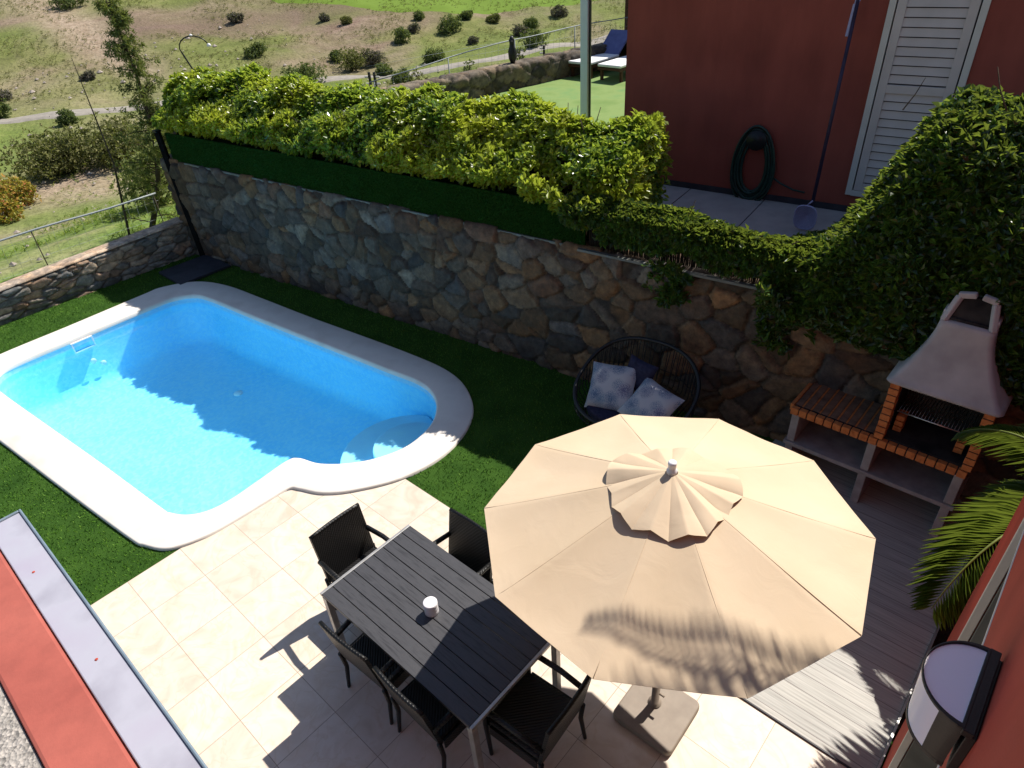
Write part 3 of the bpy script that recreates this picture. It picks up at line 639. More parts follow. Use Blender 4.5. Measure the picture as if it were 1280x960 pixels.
# body behind the face: solid core and left end
mb = MB(); mb.prism([sxy(-.5, .012), sxy(14.3, .012), sxy(14.3, .41), sxy(-.5, .41)], -.3, 1.74)
mb.build('wall_core', mat_noise('wall core stone', (.08, .065, .05), (.2, .16, .12), 7, .9, .2, .8, .02), sw)
mb = MB(); mb.bar(SB(.2, .03, 1.785), SB(8.0, .03, 1.785), .05, .03); mb.bar(SB(8.0, -.03, 1.79), SB(11.0, -.03, 1.79), .05, .028); mb.build('ledge_strip', M['grey_frame'], sw)
def pal_low(cs, r):
    base = np.array([(.20, .18, .15), (.15, .15, .14), (.28, .20, .14), (.12, .12, .11), (.24, .22, .19), (.32, .25, .18)])
    return base[r.integers(0, len(base), len(cs))]*r.uniform(.75, 1.25, (len(cs), 1))
lw = stone_wall('low_stone_wall', TU(-12.72, -7), UD, TD, 11.9, [(0, -.05), (.0, .93), (-.06, 1.0), (-.30, 1.0), (-.34, .8), (-.34, -.3)], .30, '', pal_low, relief=.05, mortar=(.10, .08, .06), hfun=lambda s: .46+.018*max(0, s-7.5)*2.2, seed=9, aspect=1.5, step=.025)
tag(lw, 'low rugged stone wall at the open end of the lawn', 'wall')
# light stones and mortar along the top are stones of their own courses
mb = MB(); mb.prism([txy(-12.78, -7), txy(-12.78, 4.88), txy(-12.98, 4.88), txy(-12.98, -7)], -.4, .38); mb.build('wall_core', M['concrete'], lw)
wc = stone_wall('coping_stones', TU(-12.70, -7), UD, TD, 11.7, [(-.02, 1.0), (-.02, 1.035), (-.30, 1.04), (-.31, 1.0)], .42, '', lambda cs, r: np.array([(.46, .36, .27)])*r.uniform(.8, 1.15, (len(cs), 1)), relief=.02, mortar=(.3, .23, .17), hfun=lambda s: .475+.018*max(0, s-7.5)*2.2, seed=19, aspect=1.2, step=.03, parent=lw)

# dark slab in the corner
o = MB().box((0, 0, .03), (.85, .95, .05)).build('slate_slab', M['slate'], bevel=.008); o.location = TU(-11.95, 4.3); o.rotation_euler.z = ANG_T
tag(o, 'dark slate slab lying in the shaded lawn corner', 'paving slab')

# end post of the panel, leaning slightly
post = empty('fence_post', SB(-.12, -.04)); tag(post, 'black square post closing the left end of the green fence panel', 'post')
mb = MB(); mb.bar((0, 0, 0), tuple(SD*-.22+BD*.06+Vector((0, 0, 2.27))), .085, .085); mb.build('shaft', mat_noise('matt black', (.004, .004, .004), (.008, .008, .008), 10, .9, .1, 0), post)
mb = MB(); mb.box(tuple(SD*-.22+BD*.06+Vector((0, 0, 2.28))), (.11, .11, .03), ANG_S); mb.build('cap', M['black_metal'], post)
mb = MB(); mb.bar(tuple(SD*-.20+BD*.05+Vector((0, 0, 2.12))), tuple(SD*-.42+BD*.05+Vector((0, 0, 2.02))), .03, .03); mb.build('bracket', M['steel'], post)
# turf panel
pn = empty('turf_screen', SB(4, .05, 1.79)); pn.rotation_euler.z = ANG_S; tag(pn, 'deep green artificial turf panel on the stone wall under the hedge', 'fence panel')
mb = MB(); mb.grid(160, 9, lambda a, b: (-4.15+8.2*a, .004*sin(a*40)+.003*sin(a*97+2), .47*b)); mb.build('turf_mat', M['turf_panel'], pn, solid=.03)
n = 60000; a = rng.uniform(-4.14, 4.04, n); z = rng.uniform(0.0, .475, n); C = np.stack([a, np.full(n, -.016)+.004*np.sin((a+4.15)/8.2*40), z], 1)
Dv = np.stack([rng.normal(0, .5, n), np.full(n, -1.), rng.normal(-.3, .5, n)], 1); Dv /= np.linalg.norm(Dv, axis=1)[:, None]; S = np.cross(Dv, rng.normal(size=(n, 3))); S = S/np.linalg.norm(S, axis=1)[:, None]*.004
V = np.stack([C-S, C+S, C+Dv*.022], 1).reshape(-1, 3)
m, t_, b_ = nt('turf mat pile'); g = nd(t_, 'ShaderNodeNewGeometry'); r_ = ramp(t_, [(0, (.010, .05, .006)), (1, (.035, .125, .014))], g.outputs['Random Per Island']); t_.links.new(r_.outputs[0], b_.inputs['Base Color']); setspec(b_, .7, .2)
np_mesh('pile', V, np.arange(len(V)).reshape(-1, 3), m, pn, 3)
# reed screen right of it
pn2 = empty('reed_screen', SB(10.9, .06, 1.79)); pn2.rotation_euler.z = ANG_S; tag(pn2, 'dark brown reed screen on the stone wall below the low creeper', 'screen')
mb = MB()
for i in range(290):
    x = -2.8+i*.02; mb.bar((x, rng.normal(0, .003), 0), (x+rng.normal(0, .01), rng.normal(0, .004), .42+rng.normal(0, .02)), .014)
mb.build('reeds', M['reed'], pn2)
mb = MB(); mb.bar((-2.8, -.012, .1), (3, -.012, .1), .005); mb.bar((-2.8, -.012, .33), (3, -.012, .33), .005); mb.build('wire', M['reed'], pn2)

# --- hedge
def hedge_surface(s, v, sc=1.):
    """v 0..1 goes from front foot over the top to the back; returns (s,b,z) and outward normal"""
    b0, b1 = .10, 1.10; z0, z1 = 2.16, 3.04
    per = [(.14, 2.30), (.10, 2.44), (.24, 2.66), (.50, 2.85), (.82, 2.99), (1.14, 3.0), (1.24, 2.7), (1.2, 1.9)]
    k = v*(len(per)-1); i = min(int(k), len(per)-2); f = k-i
    p = Vector(per[i]).lerp(Vector(per[i+1]), f); d = (Vector(per[i+1])-Vector(per[i])).normalized(); n = Vector((-d.y, d.x))
    if i == 0 or True: n = Vector((p.x-.75, (p.y-2.35)*1.0)).normalized()
    return p, n
P = []; N = []; nR = 12000
for _ in range(nR):
    s = random.uniform(-.62, 8.50); v = random.random()**.9*.93
    p, n = hedge_surface(s, v)
    drop = .0
    if v < .18 and s > 7.2: p = p+Vector((-.10, -random.random()*.12*min(1, (s-7.2)/1)*2*(1+.8*noise.noise((s*2, 0, 4)))))
    lump = .16*noise.noise((s*1.15, v*4.2, 3.1))+.10*noise.noise((s*3.2, v*9, 7.7))+.05*noise.noise((s*8, v*20, 1))
    ec = 0
    if s > 8.25: ec = (s-8.25)/.25
    if s < -.2: ec = max(ec, (-s-.2)/.42)
    dp = -random.random()**2.2*.30+lump*1.15-.25*ec*ec*.25
    if v < .06: dp = min(dp, 0.02)
    q = p+n*dp; w = SB(s, q.x, q.y-.05*ec*ec-.16*min(1, max(0, s-7.4))); nn = (BD*n.x+Vector((0, 0, 1))*(n.y+.35)+SD*(ec*.8*(1 if s > 4 else -1))).normalized()
    P.append(w); N.append(nn)
hedge = empty('hedge', SB(4.3, .6, 1.8)); tag(hedge, 'long clipped hedge with glossy yellow green leaves along the wall top', 'hedge')
for _ in range(900):
    b = random.uniform(.1, 1.15); z = random.uniform(2.05, 2.4+.6*min(1, b/.8)); P.append(SB(8.44+.08*noise.noise((b*4, z*4, 0))-.08*random.random(), b, z)); N.append((SD-BD*.4+Vector((0, 0, .5))).normalized())
P = np.array(P)-np.array(hedge.location); N = np.array(N)
V, F = rosettes(P, N, 7, .092, .050, .9, .5, .0, .62); np_mesh('foliage', V, F, M['hedge'], hedge, 3)
mb = MB()
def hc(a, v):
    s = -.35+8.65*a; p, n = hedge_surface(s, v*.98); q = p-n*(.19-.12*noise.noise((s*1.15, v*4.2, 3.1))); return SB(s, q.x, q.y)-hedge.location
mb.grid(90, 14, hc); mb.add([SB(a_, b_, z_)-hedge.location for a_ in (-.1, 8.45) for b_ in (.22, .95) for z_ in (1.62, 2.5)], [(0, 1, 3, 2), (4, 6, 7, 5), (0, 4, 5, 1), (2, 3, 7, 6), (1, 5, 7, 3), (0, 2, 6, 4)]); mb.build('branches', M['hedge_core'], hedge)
mb = MB()
for i in range(18): s = .1+i*.45; mb.tube([SB(s, .5, 1.5)-hedge.location, SB(s+.05, .55, 2.1)-hedge.location, SB(s-.1, .5, 2.8)-hedge.location], [.025, .02, .01], 5)
for i in range(70):
    s = random.uniform(0, 8.3); v = random.uniform(.05, .8); p, n = hedge_surface(s, v); a = SB(s, p.x-n.x*.25, p.y-n.y*.25)-hedge.location; b = SB(s+random.uniform(-.1, .1), p.x+n.x*.06, p.y+n.y*.1)-hedge.location
    mb.tube([a, b], [.008, .004], 4)
mb.build('stem', M['bark'], hedge)

# --- creeper: low strip and tall mass
cr = empty('creeper', SB(11.5, .3, 1.8)); tag(cr, 'dark creeper mass tumbling over the wall behind the barbecue', 'creeper')
o0 = np.array(cr.location); P = []; N = []
def mass(s, v):
    """tall mass: v 0 hanging foot on the wall face .. over crown to back"""
    f = min(1, max(0, (s-10.38)/.98)); f = f*f*(3-2*f); top = 2.13+.24*f+1.16*f-.06*max(0, s-11.8)
    zl = 1.42+.10*sin(s*3)+(.0 if s < 11.3 else -.05*(s-11.3))+.5*max(0, 10.55-s)*1.6
    per = [(-.06, zl), (-.20-.12*f, zl+.25), (-.24-.14*f, .5*(zl+top)-.1), (-.16-.04*f, top-.72*f-.1), (.04, top-.42*f-.05), (.35, top-.12*f), (.75, top-.0), (1.0, top-.5), (1.05, 1.8)]
    k = v*(len(per)-1); i = min(int(k), len(per)-2); p = Vector(per[i]).lerp(Vector(per[i+1]), k-i)
    d = Vector(per[i+1])-Vector(per[i]); d.normalize(); n = Vector((-d.y, d.x)); return p, n
for _ in range(19000):
    s = random.uniform(10.2, 14.6); v = random.random()*.86; p, n = mass(s, v)
    lump = .16*noise.noise((s*1.3, v*5, 3.3))+.09*noise.noise((s*3.5, v*12, 8))
    dp = lump-random.random()**2*.16; e = max(0, 10.6-s)/.45; dp -= .10*e*e
    q = p+n*dp; P.append(SB(s-.05*random.random(), q.x, q.y)); nn = (BD*n.x+Vector((0, 0, 1))*n.y-SD*e*.8-BD*.15+Vector((0, 0, .25))).normalized(); N.append(nn)
for _ in range(3200):   # low strip along the screen
    s = random.uniform(7.85, 10.6); a = random.uniform(-.35, 1)*pi*.75; r = .13*(1+.6*noise.noise((s*2.2, a, 2)))+.03
    z = 2.22-.13*min(1, max(0, (s-8.9)/1.1))+.04*noise.noise((s*1.2, 4, 0)); P.append(SB(s, .10-r*1.1*sin(a)*.9 if True else 0, z+r*cos(a)*.8)); N.append((BD*-sin(a)+Vector((0, 0, cos(a)+.2))).normalized())
for _ in range(1500):
    s = random.uniform(8.3, 10.6); k = .5+.5*noise.noise((s*1.9, 3, 1)); z = 2.2-random.random()*.36*(k+.15); P.append(SB(s, .02-random.random()*.07, z)); N.append((-BD+Vector((0, 0, .3))).normalized())
for _ in range(260):    # straggling shoots down the wall
    k = random.choice([(9.15, .45), (10.3, .7), (11.25, .4), (12.2, .4)]); s = k[0]+random.gauss(0, .10); z = 1.85-random.random()*k[1]; P.append(SB(s, -.06, z)); N.append((-BD+Vector((0, 0, .3))).normalized())
P = np.array(P)-o0; N = np.array(N)
V, F = rosettes(P, N, 7, .088, .046, 1.0, .6, .2, .6); np_mesh('foliage', V, F, M['ivy'], cr, 3)
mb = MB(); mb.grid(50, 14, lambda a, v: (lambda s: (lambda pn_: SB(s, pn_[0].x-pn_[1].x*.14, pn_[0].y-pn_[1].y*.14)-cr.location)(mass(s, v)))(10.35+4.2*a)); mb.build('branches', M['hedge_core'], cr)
mb = MB()
for i in range(9):
    s = 8.0+i*.33; mb.tube([SB(s, .08, 1.8)-cr.location, SB(s+.1, .05, 2.1)-cr.location, SB(s+.35, .06, 2.3)-cr.location], [.012, .009, .006], 5)
mb.build('stem', M['bark'], cr)
for s, b, z, ds, dz in ((10.9, .2, 3.5, .1, .25), (11.6, .2, 3.55, -.15, .3), (9.2, .05, 2.3, .1, .25)):
    mb = MB(); mb.tube([SB(s, b, z)-cr.location, SB(s+ds*.6, b, z+dz*.5)-cr.location, SB(s+ds, b, z+dz)-cr.location], [.007, .005, .003], 4); mb.build('shoot', M['bark'], cr)


# ================================================================== NEIGHBOUR
ZN = 1.6
NW = lambda b: -.45+(b-.4)*.335      # left boundary (s) as a function of b
sheet('neighbour_ground', [sxy(-.4, .43), sxy(14.5, .43), sxy(14.5, 30), sxy(NW(30), 30)], ZN, M['lawn_far'])
sheet('neighbour_paving', [sxy(7.6, .45), sxy(14.4, .45), sxy(14.4, 3.0), sxy(7.6, 3.0)], ZN+.01, M['pale_paving'])
mb = MB()
for k in range(6): mb.bar(SB(8.2+k*1.05, .5, ZN+.012), SB(8.2+k*1.05, 2.86, ZN+.012), .010, .004)
mb.bar(SB(7.6, 1.7, ZN+.012), SB(14, 1.7, ZN+.012), .010, .004); tag(mb.build('paving_joints', M['dark_trim']), kind='structure')
# retaining wall
p0 = SB(NW(.4), .4); p1 = SB(NW(22), 22); dv = (p1-p0); LN_ = dv.length; dv.normalize(); ov = Vector((dv.y, -dv.x, 0))
if ov.dot(SD) < 0: ov = -ov
nw = stone_wall('boundary_stone_wall', p0, dv, ov, LN_, [(0, ZN-.05), (0, ZN+.44), (-.04, ZN+.5), (-.34, ZN+.5), (-.36, ZN+.4), (-.36, -1.2)], .34, '', lambda cs, r: np.array([(.09, .07, .05), (.14, .11, .08), (.06, .05, .04), (.20, .16, .11)])[r.integers(0, 4, len(cs))]*r.uniform(.7, 1.2, (len(cs), 1)), relief=.05, mortar=(.05, .04, .03), step=.035, seed=4)
tag(nw, 'brown stone boundary wall along the bright neighbouring lawn', 'wall')
def NWP(d, off=0., z=0.): return p0+dv*d-ov*off+Vector((0, 0, z))
mb = MB(); a, b = NWP(0, .02), NWP(LN_, .02); c, d = NWP(LN_, .34), NWP(0, .34); mb.prism([(a.x, a.y), (b.x, b.y), (c.x, c.y), (d.x, d.y)], -1.3, ZN+.46); mb.build('wall_core', M['concrete'], nw)
mb = MB(); mb.grid(90, 6, lambda f, g: NWP(2+18*f, .36+g*(.9+.15*noise.noise((f*20, 0, 0))), (ZN+.36)*(1-g)**1.0+(-.0)*g+.03*noise.noise((f*30, g*3, 0)) if g < .99 else .2)); bk_ = mb.build('embankment', M['path'], None); tag(bk_, kind='structure')

# house
nh = empty('neighbour_house', SB(7.1, 2.88, ZN)); nh.rotation_euler.z = ANG_S; tag(nh, 'wine red rendered house wall beyond the hedge', 'house')
mb = MB(); HH = 3.35
# wall with the shutter opening (local x along s, y into house)
ox0, ox1, oz0, oz1 = 3.13, 4.055, .25, 2.75
for x0, x1, z0, z1 in ((0, ox0, 0, HH), (ox1, 9, 0, HH), (ox0, ox1, 0, oz0), (ox0, ox1, oz1, HH)): mb.prism([(x0, 0), (x1, 0), (x1, .3), (x0, .3)], z0, z1)
mb.prism([(0, .3), (.3, .3), (.3, 6), (0, 6)], 0, HH); mb.prism([(8.7, .3), (9, .3), (9, 6), (8.7, 6)], 0, HH); mb.prism([(.3, 5.7), (8.7, 5.7), (8.7, 6), (.3, 6)], 0, HH)
mb.build('wall', M['wine'], nh)
mb = MB(); mb.prism([(-.02, -.02), (9.02, -.02), (9.02, 6.02), (-.02, 6.02)], HH, HH+.14); mb.build('roof', M['concrete'], nh)
mb = MB(); mb.prism([(-.012, -.012), (9, -.012), (9, 0), (-.012, 0)], 0, .09); mb.prism([(-.012, -.0), (0, -.0), (0, 6), (-.012, 6)], 0, .09); mb.build('skirting', M['dark_trim'], nh)
sh_ = empty('shutter_window', (ox0, -.0, 0)); sh_.parent = nh
mb = MB()
mb.box((.03, .0, 1.5), (.07, .07, 2.52)); mb.box((.895, .0, 1.5), (.07, .07, 2.52)); mb.box((.46, .0, 2.73), (.80, .07, .07)); mb.box((.46, .0, .27), (.80, .07, .07)); mb.build('frame', M['frame_white'], sh_, bevel=.004)
mb = MB()
for x in (.125, .80): mb.box((x, -.012, 1.5), (.09, .045, 2.38))
for z in (2.645, 1.5, .355): mb.box((.4625, -.012, z), (.585, .045, .09))
mb.build('leaf_frame', M['shutter'], sh_, bevel=.004)
mb = MB()
for i in range(23):
    z = .455+i*.0955
    if abs(z-1.5) < .07: continue
    mb.box((0, 0, 0), (.585, .012, .084), M=Matrix.Translation((.4625, -.008, z)) @ Matrix.Rotation(radians(-12), 4, 'X'))
mb.build('slats', M['shutter'], sh_)
mb = MB(); mb.box((.4625, .05, 1.5), (.80, .02, 2.4)); mb.build('backing', M['shutter_dark'], sh_)

# garden hose coiled on the wall
hs = empty('garden_hose', SB(9.05, 2.86, ZN)); hs.rotation_euler.z = ANG_S; tag(hs, 'coiled dark green hose hanging on the red house wall', 'hose')
mb = MB()
for k in range(10):
    rx = .155+.014*k+random.uniform(-.01, .01); rz = .35+.016*k; pts = []
    for j in range(28): a = TAU*j/28; pts.append((.02*sin(k*2)+rx*cos(a)*(1-.12*sin(a)), -.04-.012*(k % 3)-.01*random.random(), .47+.012*k*(-1)**k*.3+rz*sin(a)))
    mb.tube(pts, .017, 6, closed=True)
mb.tube([(.26, -.05, .35), (.38, -.05, .28), (.55, -.05, .22), (.7, -.04, .2)], .012, 6); mb.build('coil', M['hose'], hs)
mb = MB(); mb.lathe([(.09, 0), (.09, .08), (.13, .08), (.13, .1)], 14, M=Matrix.Translation((0, -.0, .80)) @ Matrix.Rotation(pi/2, 4, 'X')); mb.build('holder', M['black_metal'], hs)

# leaf skimmer net leaning on the wall
sk = empty('pool_net', SB(9.82, 2.8, ZN)); sk.rotation_euler.z = ANG_S; tag(sk, 'long dark pole with lilac pool net leaning on the red wall', 'pool net')
NX, NY = .20, -.78
mb = MB(); mb.tube([(NX+.0, NY, .33), (.10, -.01, 2.62)], .020, 8); mb.build('pole', mat_noise('dark plum tube', (.02, .012, .03), (.04, .025, .06), 10, .5, .4, 0), sk)
mb = MB(); mb.tube([(.085, -.12, 2.05), (.092, -.07, 2.36)], .026, 8); mb.grid(9, 7, lambda a, b: (.085+.07*b*(a-.45)*2.0*(1.3-b)+.04*b, -.10+.05*b-.015*sin(a*9), 2.22+.50*(1-abs(a-.6)*1.1*(1-b))*b)); mb.build('cloth', M['net'], sk, solid=.004)
nf = []
for j in range(28):
    a = TAU*j/28; nf.append((NX-.045+.125*math.copysign(abs(cos(a))**.7, cos(a)), NY-.02-.03*sin(a), .19+.155*math.copysign(abs(sin(a))**.75, sin(a))))
mb = MB(); mb.tube(nf, .011, 6, closed=True); mb.tube([(NX-.05, NY-.02, .34), (NX, NY, .40)], .010, 5); mb.add([(NX-.045, NY+.06, .19)]+nf, [(0, j+1, (j+1) % 28+1) for j in range(28)]); mb.build('net', M['net'], sk)

# pergola post
o = empty('pergola_post', SB(5.43, 4.72, ZN)); o.rotation_euler.z = ANG_S+radians(8); tag(o, 'tall pale blue grey square post on the neighbouring lawn', 'post')
mb = MB(); mb.box((0, 0, 1.9), (.13, .13, 3.8)); mb.build('shaft', M['pole_grey'], o, bevel=.006)
mb = MB(); mb.box((0, 0, .01), (.2, .2, .02)); mb.build('base_plate', M['pole_grey'], o); mb = MB(); mb.box((.078, .03, 1.9), (.022, .05, 3.8)); mb.build('track', M['black_metal'], o)  # black side strip is the post's shadow side, built as a dark bar
mb = MB(); mb.box((1.2, 0, 3.88), (4.2, .16, .16)); mb.build('beam', M['pole_grey'], o)

# loungers
def lounger(s, b, rz, lab):
    L = empty('sun_lounger', SB(s, b, ZN)); L.rotation_euler.z = ANG_S+rz; tag(L, lab, 'sun lounger', 'sun loungers on the neighbouring lawn')
    return L
def lounger_parts(L):
    mb = MB(); mb.box((.33, .6, .34), (.66, 1.2, .06)); mb.build('mattress', M['mattress'], L, bevel=.02)
    mb = MB(); mb.box((0, 0, 0), (.64, .80, .05), M=Matrix.Translation((.33, 1.42, .56)) @ Matrix.Rotation(radians(40), 4, 'X')); mb.build('backrest', M['blue_sling'], L, bevel=.015)
    mb = MB(); [mb.box((x, .95, .27), (.04, 1.9, .07)) for x in (.03, .63)]; [mb.box((.33, y, .27), (.56, .05, .05)) for y in (.03, .65, 1.2, 1.86)]; mb.build('frame', M['wood_dark'], L)
    for x in (.05, .61):
        for y in (.12, 1.7): mb = MB(); mb.box((x, y, .12), (.06, .06, .24)); mb.build('leg', M['wood_dark'], L)
    mb = MB(); mb.bar((.33, 1.75, .25), (.33, 1.62, .68), .4, .02); mb.build('prop', M['wood_dark'], L)
l1 = lounger(2.50, 9.12, radians(-9), 'left sun lounger with raised blue back on the bright lawn'); lounger_parts(l1)
l2 = copy_tree(l1); l2.location = SB(3.38, 8.98, ZN); l2['label'] = 'right sun lounger partly hidden by the red house corner'
# timber screen behind
ts = empty('timber_screen', SB(2.45, 12.3, ZN)); ts.rotation_euler.z = ANG_S; tag(ts, 'dark brown slatted timber screen behind the sun loungers', 'screen')
mb = MB(); [mb.box((1.5, 0, .06+.1*i), (3.0, .03, .088)) for i in range(36)]; mb.build('slat_panel', M['wood_dark'], ts)
for x in (0, 1.5, 3.): mb = MB(); mb.box((x, .05, 1.8), (.09, .07, 3.6)); mb.build('upright', M['wood_dark'], ts)
# boundary wire fence
fe = empty('wire_fence', NWP(0, .55)); tag(fe, 'thin wire fence with pale top rail outside the boundary stone wall', 'fence'); fo = fe.location
FZ = lambda d: float(np.interp(d, [4.2, 6.2, 8, 10, 20], [2.21, 2.41, 2.53, 2.57, 2.6]))
mb = MB(); mb.tube([NWP(d, .62, FZ(d)+.012*sin(d*2))-fo for d in np.linspace(4.2, 20, 30)], .013, 6); mb.build('rail', M['galv'], fe)
for d in np.arange(4.3, 20, 1.9): mb = MB(); mb.tube([NWP(d, .62, .8)-fo, NWP(d, .62, FZ(d))-fo], .014, 6); mb.build('post', M['galv'], fe)
mb = MB()
for k in range(5): mb.tube([NWP(d, .62, 1.85+.17*k)-fo for d in np.linspace(4.2, 20, 12)], .0028, 3)
for d in np.arange(4.3, 20, .19): mb.tube([NWP(d, .62, 1.8)-fo, NWP(d+.1, .62, FZ(d))-fo], .0022, 3)
mb.build('mesh', M['galv'], fe)
# double posts with cream brackets
def gate_post(d, off, lab, n, h=1.):
    g = empty('gate_post', NWP(d, off, 1.7)); tag(g, lab, 'gate post')
    g.rotation_euler.z = radians(-20)
    for x in (-.09, .09)[:n]: mb = MB(); mb.box((x*.7, 0, .2*h), (.045, .045, .8*h)); mb.build('shaft', M['black_metal'], g)
    for k in range(4):
        for x in (-.22, .22)[:n]: mb = MB(); mb.box((x*.62, 0, .08+.14*k*h), (.10, .04, .05)); mb.build('bracket', M['white_bits'], g, bevel=.02)
gate_post(4.55, 1.2, 'pair of dark gate posts with cream brackets left of the boundary wall', 2)
gate_post(9.46, 1.1, 'single dark post with cream brackets beyond the boundary wall', 1, .8)
o = empty('garden_ornament', NWP(7.7, .2, ZN+.52)); tag(o, 'small black bird shaped ornament standing on the boundary wall', 'ornament')
mb = MB(); mb.lathe([(.05, 0), (.09, .1), (.10, .25), (.06, .36), (.055, .42), (.07, .48), (.03, .56), (0, .57)], 12); mb.build('body', M['black_metal'], o); mb = MB(); mb.tube([(0, -.04, .48), (0, -.16, .46)], [.02, .003], 6); mb.build('beak', M['black_metal'], o)
o = MB().lathe([(.14, 0), (.14, .03), (.09, .05), (0, .055)], 20).build('plastic_lid', M['white_plastic']); o.location = SB(2.55, 6.55, ZN); tag(o, 'round white plastic lid lying on the neighbouring lawn', 'lid')

# rail fence beyond the low wall
rf = empty('rail_fence', TU(-13.35, 1, 0)); tag(rf, 'pale blue tube rail fence outside the low stone wall', 'fence'); fo = rf.location
mb = MB(); mb.tube([TU(-13.35, u, 1.08+.01*sin(u*3))-fo for u in np.linspace(-5, 4.6, 24)], .017, 8); mb.build('rail', M['galv'], rf)
for u in (-4.6, -2.2, .2, 2.45, 4.55): mb = MB(); mb.tube([TU(-13.35, u, -.3)-fo, TU(-13.35, u, 1.08)-fo], .009, 6); mb.build('post', M['limb'], rf)
mb = MB()
for k in range(6): mb.tube([TU(-13.35, u, .15+.16*k)-fo for u in (-5, 0, 4.6)], .0022, 3)
for u in np.arange(-5, 4.6, .16): mb.tube([TU(-13.35, u, -.1)-fo, TU(-13.35, u+.08, 1.07)-fo], .0018, 3)
mb.build('mesh', M['galv'], rf)

# street lamp
x, y = -16.8, 43.2; lp_ = empty('street_lamp', (x, y, hz(x, y)-1.1)); tag(lp_, 'curved street lamp standing beyond the hedge on the hillside', 'street lamp')
pts = [(-.25, 0, 0), (-.35, 0, 1.5), (-.75, 0, 2.6)]
for k in range(9): a = pi-pi*.9*k/8; pts.append((.0+.85*cos(a)-.0, 0, 2.9+.62*sin(a)))
mb = MB(); mb.tube(pts, [.05]*3+[.035]*9, 8); mb.build('pole', M['black_metal'], lp_)
mb = MB(); mb.lathe([(.0, .1), (.09, .06), (.14, -.06), (0, -.1)], 12, (.86, 0, 3.0)); mb.build('lantern', M['white_plastic'], lp_)
mb = MB(); mb.lathe([(0, .08), (.09, .03), (.09, -.03), (0, -.05)], 10, (0, 0, 3.55)); mb.build('bracket', M['white_plastic'], lp_)

# ================================================================== VEGETATION OUTSIDE
def G(x, y): return (x, y, hz(x, y))
kinds = {'g': ('green', M['bush_green']), 'o': ('olive', M['bush_olive']), 'b': ('grey brown', M['bush_grey'])}
BL = [(-32.4, 61.2, 3.2, 1.7, 'g', 'broad dark green bush high on the hillside at the far left'),
 (-15.3, 49.0, 1.5, 1.1, 'g', 'round green bush on the hillside above the hedge left of centre'),
 (-10.8, 42.3, 2.6, 1.6, 'g', 'wide green bush just above the hedge beside the track'),
 (-9.9, 47.8, 1.0, 1.1, 'g', 'small dark bush left of the feathery shrub'),
 (-8.6, 45.8, 2.0, 1.8, 'o', 'feathery olive shrub above the curve of the track'),
 (-7.3, 47.0, 1.6, 1.4, 'b', 'brown twiggy shrub right of the feathery one'),
 (-10.2, 55.6, .9, .7, 'o', 'tiny bush below the fairway edge, left of the green tuft'), (-11.9, 56.6, .7, .7, 'b', 'tiny dark tuft below the fairway on the left'),
 (-5.9, 51.3, 1.3, 1.2, 'g', 'round green tuft in mid hillside'), (-5.1, 53.8, .9, .8, 'b', 'brown tuft right above the round green one'),
 (-4.8, 56.8, .9, .8, 'g', 'dark tuft near the fairway edge'), (-2.7, 53.9, 1.9, 1.4, 'g', 'larger green bush right of centre on the hillside'),
 (-1.6, 57.0, 1.4, .8, 'g', 'flat green bush against the fairway edge'), (.5, 56.5, 1.2, .8, 'o', 'olive bush against the fairway edge on the right'),
 (-.9, 50.5, .8, .6, 'b', 'small grey tuft above the wire fence'), (3.4, 55.0, 1.6, 1.2, 'g', 'green bush upper right of the wire fence'),
 (5.5, 57.3, 1.5, .9, 'b', 'grey brown bush near the pale square post'), (2.4, 51.9, 1.2, 1., 'b', 'brown bush just over the fence rail'),
 (3.0, 47.8, 1.8, 1.5, 'g', 'green bush behind the dark bracketed post'), (-18.5, 56.9, 1.3, .9, 'b', 'grey bush on the hill right of the street lamp'),
 (-24.4, 45.1, .9, .6, 'b', 'small grey tuft on the slope above the track'), (-28.1, 42.2, 1.0, .7, 'b', 'grey tuft on the slope at the left edge'),
 (-21.5, 36.4, .9, .8, 'g', 'dark tuft at the edge of the grey track'), (-26.2, 38.3, 1.2, 1., 'g', 'dark bush at the left edge by the track'),
 (-17.6, 27.2, 3.2, 1.9, 'o', 'big olive scrub bush, left one of the tall scrub beyond the low wall'), (-15.2, 28.1, 3.0, 1.8, 'o', 'big olive scrub bush, right one of the tall scrub beyond the low wall'),
 (-13.4, 28.6, 2.2, 1.6, 'g', 'dark green scrub behind the wispy tree'),
 (-3.3, 46.2, 1.9, .9, 'g', 'low green bush above the fence rail beside the track'), (-16.3, 21.6, 1.6, 1.3, 'y', 'yellow and red leaved shrub at the left edge'),
 (-16.9, 23.6, 1.3, 1.1, 'y', 'orange leaved shrub behind the yellow one at the left edge'),
 (-6.4, 43.8, 1.4, .8, 'g', 'green clump between the track and the gate posts'), (-5.0, 41.2, 1.4, .9, 'g', 'green clump right behind the gate posts')]
for i, (x, y, w, h, k, lab) in enumerate(BL):
    mt = M['bush_yellow'] if k == 'y' else kinds[k][1]
    big = w > 2.4 and y < 35
    if y > 40: w *= .86; h *= .72
    bush('bush', G(x, y), w, h, mt, 1300 if big else int(180+180*w), .16 if big else .15, lab=lab, cat='bush', group='bushes on the open ground beyond the gardens', seed=i)
# saplings behind the boundary wall
for d, off, h, lab in ((6.9, .9, .6, 'thin sapling behind the boundary wall near the black ornament'), (5.62, .9, .65, 'pale leafy sapling behind the boundary wall right of the gate posts'), (8.5, .95, .7, 'dark shrub behind the boundary wall right of the ornament')):
    bush('sapling', NWP(d, off, 1.75), .34, h, M['bush_green'] if d != 5.62 else M['bush_olive'], 70, .07, lab=lab, cat='sapling', seed=int(d*9))

